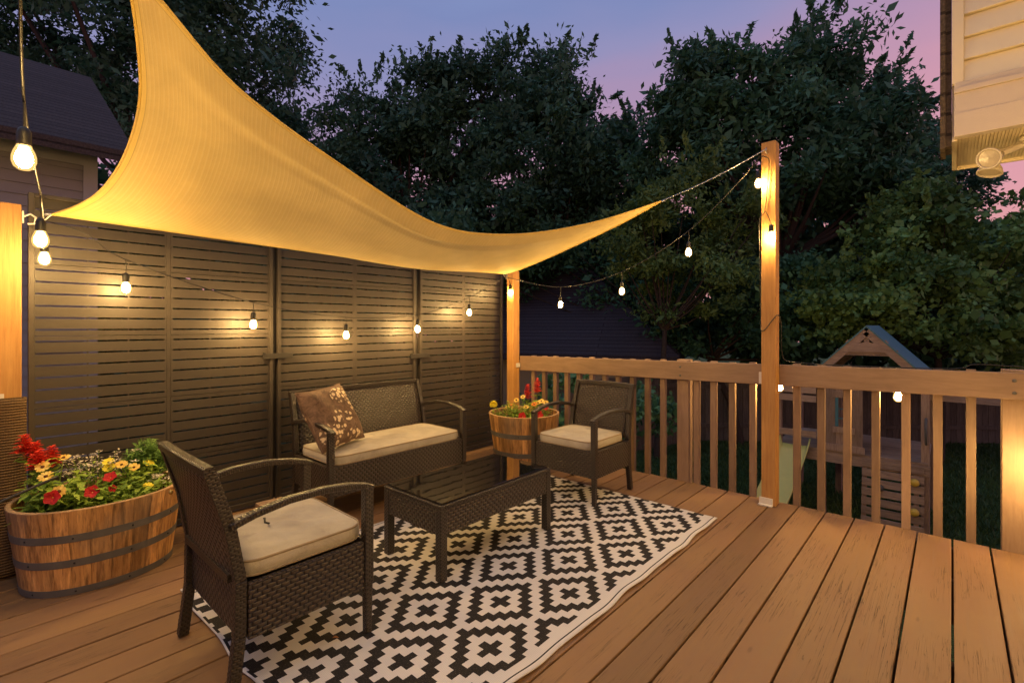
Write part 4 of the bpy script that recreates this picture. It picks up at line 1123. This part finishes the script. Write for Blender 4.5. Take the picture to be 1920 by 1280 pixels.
# blue tarp far behind
g = MB(); c = flat(1283,15,0); bx0 = at(1262,652,15); 
def tarp(u, v):
    a = (u-.5)*1.0; b = (v-.5)*1.4; return (a*CS-b*SN, a*SN+b*CS, .35*math.cos(a*2.2)*math.cos(b*1.8)+.02*math.sin(a*20+b*13))
g.grid(tarp, 20, 20); g.grid(lambda u, v: (lambda p: (p[0],p[1],-1.3))(tarp(1-u,v)), 6, 6)
o = g.build('blue_tarp', M['tarp'], loc=(c.x,c.y,.22)); tag(o, 'blue tarp over a heap far behind the garage corner', 'tarp'); sm = o.modifiers.new('thick','SOLIDIFY'); sm.thickness=.05

# yard fence
def yard_fence(label, a, b, h, gap=.008):
    a = Vector(a); b = Vector(b); d = (b-a); L = d.length; d.normalize(); nrm = Vector((-d.y,d.x,0))
    root = thing('board_fence', label, 'fence', tuple(a), math.atan2(d.y,d.x), 'weathered board fences round the yard')
    g = MB(); x = 0
    while x < L: g.box((x,-.010,.03),(x+.14-gap,.010,h+rnd.uniform(-.015,.015)), rnd.random()); x += .14
    g.build('boards', M['fence_wood'], root)
    for z in (.35,h-.3):
        g = MB(); g.box((0,-.05,z),(L,-.012,z+.09)); g.build('cross_rail', M['fence_wood'], root)
    return root
f0 = flat(985,9.0,-1.5); f1 = flat(1300,11.4,-1.5); f2 = flat(2100,11.0,-1.5)
yard_fence('dark weathered board fence beyond the railing, running back from the garage', f0, f1, 1.62)
yard_fence('dark weathered board fence across the back of the lawn behind the playset', f1, f2, 1.55)

# ------------------------------------------------------------------ play set
YP = 8.0
root = thing('wooden_playset', 'weathered wooden playset with teal roof, climbing wall and slide beyond the railing', 'playset', (-.9,YP,-1.5))
po = Vector((-.9,YP,-1.5))
def pb_(a, b, g): g.box((a[0]-po.x,a[1]-po.y,a[2]-po.z),(b[0]-po.x,b[1]-po.y,b[2]-po.z), rnd.random()); return g
ax = -.845; az_ = 1.15; ex = .70; ez = .42
for yy in (YP,YP+1.45):
    g = MB()
    for s in (-1,1):
        g.bar(Vector((ax,yy,az_-.03))-po, Vector((ax+s*ex,yy,az_-.03-.73))-po, .04, .10, rnd.random())
    if yy == YP:
        pb_((ax-.33,YP-.012,.80),(ax+.33,YP+.02,.88), g); pb_((ax-.03,YP-.008,.88),(ax+.03,YP+.016,1.08), g)
        g.bar(Vector((ax-.12,YP,.92))-po, Vector((ax-.22,YP,.99))-po, .03,.05); g.bar(Vector((ax+.12,YP,.92))-po, Vector((ax+.22,YP,.99))-po, .03,.05)
        vs = [(ax+.21*math.cos(math.pi*k/12)-po.x, YP-.03-po.y, .845+.13*math.sin(math.pi*k/12)-po.z) for k in range(13)]
        vs2 = [(a,b+.018,c) for a,b,c in vs]
        g.add(vs+vs2, [tuple(range(13)),tuple(range(25,12,-1))]+[(k+1,k,13+k,14+k) for k in range(12)], None, .6)
    g.build('gable_truss', M['grey_wood'], root)
g = MB()
for s in (-1,1):
    vs = [Vector((ax,YP-.03,az_+.05)),Vector((ax+s*(ex+.06),YP-.03,az_+.05-.79)),Vector((ax+s*(ex+.06),YP+1.5,az_+.05-.79)),Vector((ax,YP+1.5,az_+.05))]
    vs = [p-po for p in vs]; lo_ = [p-Vector((0,0,.025)) for p in vs]
    g.add(vs+lo_, [(0,1,2,3) if s > 0 else (3,2,1,0),(4,7,6,5) if s > 0 else (5,6,7,4),(0,4,5,1),(1,5,6,2),(2,6,7,3),(3,7,4,0)])
g.build('roof', M['teal'], root)
for xx in (-1.40,-.29):
    for yy in (YP+.0,YP+1.37):
        g = MB(); pb_((xx,yy,-1.5),(xx+.085,yy+.085,.50), g); g.build('post', M['grey_woodv'], root, bevel=.004)
for xx in (-1.95,):
    for yy in (YP+.0,YP+1.37):
        g = MB(); pb_((xx,yy,-1.5),(xx+.085,yy+.085,.34), g); g.build('post', M['grey_woodv'], root, bevel=.004)
g = MB()
for k in range(9): pb_((-1.95,YP-.03+k*.165,-.55),(-.22,YP-.03+k*.165+.155,-.515), g)
pb_((-1.95,YP-.035,-.68),(-.20,YP-.002,-.552), g)
g.build('platform', M['grey_wood'], root)
# window panel
g = MB()
pb_((-1.31,YP-.03,-.51),(-1.185,YP-.008,.42), g); pb_((-1.02,YP-.03,-.51),(-.885,YP-.008,.42), g)
pb_((-1.1845,YP-.03,-.51),(-1.0205,YP-.008,-.22), g); pb_((-1.1845,YP-.03,.24),(-1.0205,YP-.008,.42), g)
pb_((-1.22,YP-.05,-.26),(-.97,YP-.031,-.18), g); pb_((-1.22,YP-.05,.22),(-.97,YP-.031,.30), g); pb_((-1.36,YP-.055,-.51),(-.86,YP-.031,-.42), g)
pan = g.build('wall_panel', M['grey_woodv'], root)
g = MB(); pb_((-1.19,YP-.045,-.175),(-1.155,YP-.028,.215), g); pb_((-1.05,YP-.045,-.175),(-1.015,YP-.028,.215), g)
for z in (-.07,.06): pb_((-1.154,YP-.04,z),(-1.051,YP-.03,z+.014), g)
g.build('window_frame', M['teal'], pan)
# side railing boards
g = MB()
for z0, z1 in ((.12,.21),(.24,.36),(-.38,-.29)):
    g = MB(); pb_((-1.90,YP-.03,z0),(-1.42,YP-.005,z1), g); g.build('guard_rail', M['grey_wood'], root)
g = MB(); pb_((-.29,YP+1.30,.12),(1.25,YP+1.37,.23), g); pb_((1.17,YP+1.371,-1.5),(1.25,YP+1.45,.23), g); g.build('swing_beam', M['grey_wood'], root)
# climbing wall
g = MB()
for k in range(8):
    z1 = -.56-k*.118; yy = YP-.05-k*.022
    pb_((-.885,yy-.02,z1-.092),(-.255,yy,z1), g)
cw = g.build('climbing_wall', M['grey_wood'], root)
g = MB(); 
for xx in (-.86,-.33): g.bar(Vector((xx,YP-.01,-.55))-po, Vector((xx,YP-.19,-1.5))-po, .05,.03)
g.build('climbing_stringer', M['grey_woodv'], cw)
for xx, z in ((-.345,-.75),(-.345,-1.10),(-.70,-.88)):
    g = MB(); g.lathe([(0,.035),(.025,.034),(.045,.022),(.05,.0),(.04,0)], 12, M=Matrix.Translation(Vector((xx,YP-.085+(z+.55)*.19,z))-po) @ Matrix.Rotation(R(90),4,'X')); g.build('hand_hold', M['hold'] if xx > -.5 else M['metal_grey'], cw)
g = MB(); hp = [Vector((-.20,YP-.0,-.28))-po,Vector((-.20,YP-.06,-.24))-po,Vector((-.20,YP-.06,.0))-po,Vector((-.20,YP-.0,.04))-po]; hp = [p+Vector((-.04,0,0)) for p in hp]; g.tube(hp, .014, 8); g.build('grab_handle', M['tealdark'] if 'tealdark' in M else M['metal_grey'], root)
# slide
g = MB()
def sl(u, v):
    q = v; y = YP-.04-q*1.75; z = -.52-.98*(q**.8)*.97+.10*max(0,q-.75)**2*4; x = -1.68-.10*q+(u-.5)*.40
    ed = abs(u-.5)*2; zz = z+(.11 if ed > .86 else .0)*(1) ; return (x-po.x, y-po.y, zz+.012*ed-po.z)
g.grid(sl, 14, 24); o = g.build('slide', M['slide'], root); sm = o.modifiers.new('thick','SOLIDIFY'); sm.thickness=.02

# ------------------------------------------------------------------ trees
def leaves_mesh(name, P, Dr, Lf, Wd, T, mat, parent):
    """P centres, Dr axis directions (n,3)"""
    n = len(P); rs = np.random.RandomState(n)
    q = rs.normal(size=(n,3)); s = np.cross(Dr,q); s /= np.linalg.norm(s,axis=1,keepdims=True)+1e-9
    nr = np.cross(s,Dr)
    k_ = np.exp(rs.normal(0,.32,(n,1))); L = Lf*k_; W = Wd*k_*rs.uniform(.75,1.15,(n,1))
    v = np.empty((n,4,3)); v[:,0] = P-Dr*L/2; v[:,1] = P+s*W/2-nr*L*.05; v[:,2] = P+Dr*L/2; v[:,3] = P-s*W/2-nr*L*.05
    me = bpy.data.meshes.new(name); me.vertices.add(n*4); me.vertices.foreach_set('co', v.reshape(-1).astype(np.float32))
    me.loops.add(n*4); me.loops.foreach_set('vertex_index', np.arange(n*4,dtype=np.int32))
    me.polygons.add(n); me.polygons.foreach_set('loop_start', np.arange(0,n*4,4,dtype=np.int32)); me.polygons.foreach_set('loop_total', np.full(n,4,np.int32))
    at_ = me.attributes.new('tint','FLOAT_COLOR','CORNER'); c = np.ones((n,4,4),np.float32); c[:,:,:3] = T[:,None,None]
    at_.data.foreach_set('color', c.reshape(-1)); me.materials.append(mat); me.update(); me.validate()
    o = bpy.data.objects.new(name, me); col.objects.link(o); o.parent = parent; return o
def tree(label, base, ells, nclump, nleaf, Lf, Wd, mat, seed, cr=.55, trunk=.16, shoots=0, name='leafy_tree', cat='tree', group=None, limbs=True, lift=0.0):
    """ells: crown ellipsoids (cx,cy,cz,rx,ry,rz) world; base on the ground"""
    rs = np.random.RandomState(seed); base = Vector(base)
    root = thing(name, label, cat, tuple(base), 0, group)
    vol = np.array([e[3]*e[4]*e[5] for e in ells])**.7; vol /= vol.sum()
    cl = []
    for k in range(nclump):
        e = ells[rs.choice(len(ells), p=vol)]; d = rs.normal(size=3); d /= np.linalg.norm(d)
        r = rs.uniform(.25,1.0)**.5
        cl.append([e[0]+d[0]*e[3]*r, e[1]+d[1]*e[4]*r, e[2]+d[2]*e[5]*r])
    cl = np.array(cl); ctr = np.array([np.mean([e[i] for e in ells]) for i in range(3)])
    per = rs.dirichlet(np.ones(nclump)*4)*nleaf
    PP = []; DD = []; TT = []
    for c, m in zip(cl, per):
        m = int(m)+3; rr = cr*rs.uniform(.6,1.3)
        p = rs.normal(size=(m,3))*np.array([rr,rr,rr*.62])*.55; 
        d = rs.normal(size=(m,3))+p/rr*.8+np.array([0,0,-.25]); d /= np.linalg.norm(d,axis=1,keepdims=True)
        PP.append(p+c); DD.append(d); TT.append(np.clip(rs.uniform(.1,.9)+rs.normal(size=m)*.15,0,1))
    for k in range(shoots):      # leafy shoots poking out of the crown
        e = ells[rs.choice(len(ells))]; d = rs.normal(size=3); d[2] = abs(d[2])+.6; d /= np.linalg.norm(d)
        st = np.array([e[0]+d[0]*e[3]*.9,e[1]+d[1]*e[4]*.9,e[2]+d[2]*e[5]*.9]); L = rs.uniform(.5,1.1)*cr*1.5
        m = 44; q = np.linspace(0,1,m)[:,None]; dd = d*np.array([.6,.6,1.])+rs.normal(size=3)*.25
        PP.append(st+dd*q*L+rs.normal(size=(m,3))*.16*cr*(1.1-q)); D = rs.normal(size=(m,3))*.8+dd; DD.append(D/np.linalg.norm(D,axis=1,keepdims=True)); TT.append(np.clip(.6+rs.normal(size=m)*.2,0,1))
    PP = np.concatenate(PP)-np.array(base); DD = np.concatenate(DD); TT = np.concatenate(TT)
    leaves_mesh('crown', PP, DD, Lf, Wd, TT, mat, root)
    g = MB(); c0 = Vector(ctr)-base
    fork = Vector((c0.x*.35,c0.y*.35,c0.z*.55))
    g.tube([(0,0,-.1),(fork.x*.4+.05,fork.y*.4,fork.z*.5),tuple(fork)], [trunk*1.25,trunk,trunk*.8], 9)
    if limbs:
        for k in range(min(26,nclump)):
            t = Vector(cl[k*max(1,nclump//26)])-base; m1 = fork.lerp(t,.5)+Vector((0,0,-.08*t.z*.3)); g.tube([fork.lerp(Vector((0,0,fork.z)),rs.uniform(0,.25)),m1,t], [trunk*.5,trunk*.26,trunk*.07], 5, cap=False)
    g.build('trunk', M['bark'], root)
    return root
def el(px, py, d, rw, rh, rdp=None):
    """crown ellipsoid seen at px,py with half-size rw,rh (m) at depth d"""
    p = at(px,py,d); return (p.x,p.y,p.z,rw,rdp or rw,rh)
tg = 'trees beyond the deck'
def gb(px, d): return flat(px,d,-1.5)
tree('huge dark tree at the left, towering behind the neighbour house and the sail', gb(330,16), [el(150,-60,16,3.6,4.2),el(400,30,16,3.1,3.6),el(470,190,16,2.3,2.6),el(330,230,16,3.0,2.6),el(560,330,16.5,1.6,1.9),el(60,160,17,2.6,2.2),el(400,420,16,2.6,1.8),el(30,-20,16,2.2,2.6)], 280, 80000, .19, .085, M['leaf_dark'], 1, .78, .30, 14, group=tg)
tree('rounded dark tree left of centre, rising just above the sail edge', gb(760,15), [el(700,240,15,1.5,1.7),el(790,220,15,1.5,1.6),el(870,230,15,1.5,2.1),el(760,360,15,2.2,1.7),el(660,320,15,1.0,1.2),el(880,420,15,1.8,1.6)], 170, 50000, .16, .074, M['leaf_dark'], 2, .55, .20, 46, group=tg)
tree('tall dark tree at the centre with two uneven peaks', gb(1040,14.5), [el(955,175,14.5,1.05,1.45),el(1050,170,14.5,1.1,1.35),el(1100,245,14.5,1.05,1.35),el(1010,290,14.5,2.3,2.0),el(1130,350,14.5,1.8,1.9),el(1190,300,14.2,.7,1.1),el(960,430,14.5,2.0,1.6)], 170, 52000, .16, .074, M['leaf_dark'], 3, .52, .20, 46, group=tg)
tree('broad dark tree behind the tall cedar post, reaching the top of the picture', gb(1470,12), [el(1290,200,12,1.0,1.25),el(1380,180,12,1.2,1.3),el(1490,170,12,1.2,1.2),el(1560,110,12,.75,1.2),el(1630,220,12,1.1,1.15),el(1440,300,12,2.3,1.5),el(1600,330,12,1.7,1.2),el(1260,300,12,1.0,1.1)], 210, 60000, .165, .07, M['leaf_mid'], 4, .46, .17, 75, group=tg)
tree('distant dark tree beside the house corner, low at the right edge', gb(1760,17), [el(1735,250,17,1.3,1.6),el(1770,360,17,1.2,.8),el(1690,340,17,1.5,1.2)], 50, 13000, .17, .075, M['leaf_dark'], 5, .5, .15, 10, group=tg)
tree('pale green young tree in front of the dark tree line right of the sail tip', gb(1230,10), [el(1230,370,10,.75,.75),el(1190,450,10,.7,.7),el(1280,420,10,.6,.7),el(1300,330,10,.5,.5),el(1370,430,10,.8,.7),el(1290,530,10,1.2,.8)], 70, 17000, .11, .04, M['leaf_light'], 6, .32, .06, 12, group=tg)
sg = 'shrubs and vines along the yard'
tree('dense vine covered thicket with large leaves at the right behind the playset', gb(1760,9.6), [el(1700,480,9.6,1.3,.9),el(1850,450,9.6,1.3,.9),el(1640,560,9.4,1.2,.8),el(1780,590,9.2,1.6,.8),el(1900,600,9.4,1.0,.8),el(1560,560,9.6,.8,.8),el(1890,440,9.8,.8,.45),el(1720,400,9.8,.75,.5)], 170, 38000, .100, .078, M['leaf_vine'], 7, .32, .07, 24, 'vine_thicket', 'shrub', sg)
tree('dark undergrowth between the garage roof and the tall cedar post', gb(1390,11.2), [el(1180,560,12.3,.9,.9),el(1330,590,11.2,1.4,.9),el(1440,560,10.8,1.2,1.0),el(1500,640,10.4,.9,.6),el(1080,470,13.6,1.9,1.1),el(960,520,14.2,1.5,1.0)], 110, 24000, .13, .065, M['leaf_mid'], 8, .42, .08, 10, 'undergrowth_bush', 'shrub', sg)
tree('low leafy shrub seen between balusters behind the far armchair', gb(1080,6.2), [el(1060,760,6.4,.55,.40),el(1130,770,6.3,.45,.35),el(1000,800,6.2,.45,.45),el(1200,770,7.0,.4,.3),el(1090,840,6.0,.6,.3)], 40, 7000, .09, .055, M['leaf_mid'], 9, .22, .03, 0, 'garden_shrub', 'shrub', sg, limbs=False)

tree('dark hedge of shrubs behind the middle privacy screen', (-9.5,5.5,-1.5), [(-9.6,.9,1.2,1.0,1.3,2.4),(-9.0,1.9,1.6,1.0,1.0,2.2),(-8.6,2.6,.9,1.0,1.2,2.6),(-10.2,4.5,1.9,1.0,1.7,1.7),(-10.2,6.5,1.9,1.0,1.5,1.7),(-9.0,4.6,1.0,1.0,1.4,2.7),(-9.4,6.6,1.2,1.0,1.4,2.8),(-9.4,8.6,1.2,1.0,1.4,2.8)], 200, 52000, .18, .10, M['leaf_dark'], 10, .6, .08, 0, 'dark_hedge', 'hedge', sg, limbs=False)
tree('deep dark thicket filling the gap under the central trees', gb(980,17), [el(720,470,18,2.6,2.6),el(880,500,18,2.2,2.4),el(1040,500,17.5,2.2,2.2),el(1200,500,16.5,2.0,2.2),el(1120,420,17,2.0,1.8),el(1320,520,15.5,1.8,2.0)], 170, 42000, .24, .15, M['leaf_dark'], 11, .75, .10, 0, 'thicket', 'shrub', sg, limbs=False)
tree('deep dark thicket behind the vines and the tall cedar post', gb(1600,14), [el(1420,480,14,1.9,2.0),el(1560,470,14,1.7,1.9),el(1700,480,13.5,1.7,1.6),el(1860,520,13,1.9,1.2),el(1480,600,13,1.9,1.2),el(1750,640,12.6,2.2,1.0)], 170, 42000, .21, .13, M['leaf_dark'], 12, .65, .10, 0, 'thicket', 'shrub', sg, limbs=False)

rs = np.random.RandomState(5); n = 46000
dd = 5.6+rs.uniform(0,1,n)**.8*6.2; pxs = rs.uniform(940,2050,n); rr = (pxs-960)/F*dd
GP = np.stack([rr*CS-dd*SN, rr*SN+dd*CS, np.full(n,-1.47)], 1); GD = rs.normal(size=(n,3))*np.array([.5,.5,.15])+np.array([0,0,1]); GD /= np.linalg.norm(GD,axis=1,keepdims=True)
patch = .5+.5*np.sin(GP[:,0]*1.7+np.sin(GP[:,1]*2.3))*np.cos(GP[:,1]*1.1)
M['grass'] = leaf_mat('grass_blade', (0.030,0.060,0.018), (0.10,0.17,0.05))
o = leaves_mesh('grass', GP, GD, .085, .016, np.clip(patch*.6+rs.uniform(0,.4,n),0,1), M['grass'], None)
tag(o, 'short green lawn grass below the deck around the playset', 'grass', kind='stuff')
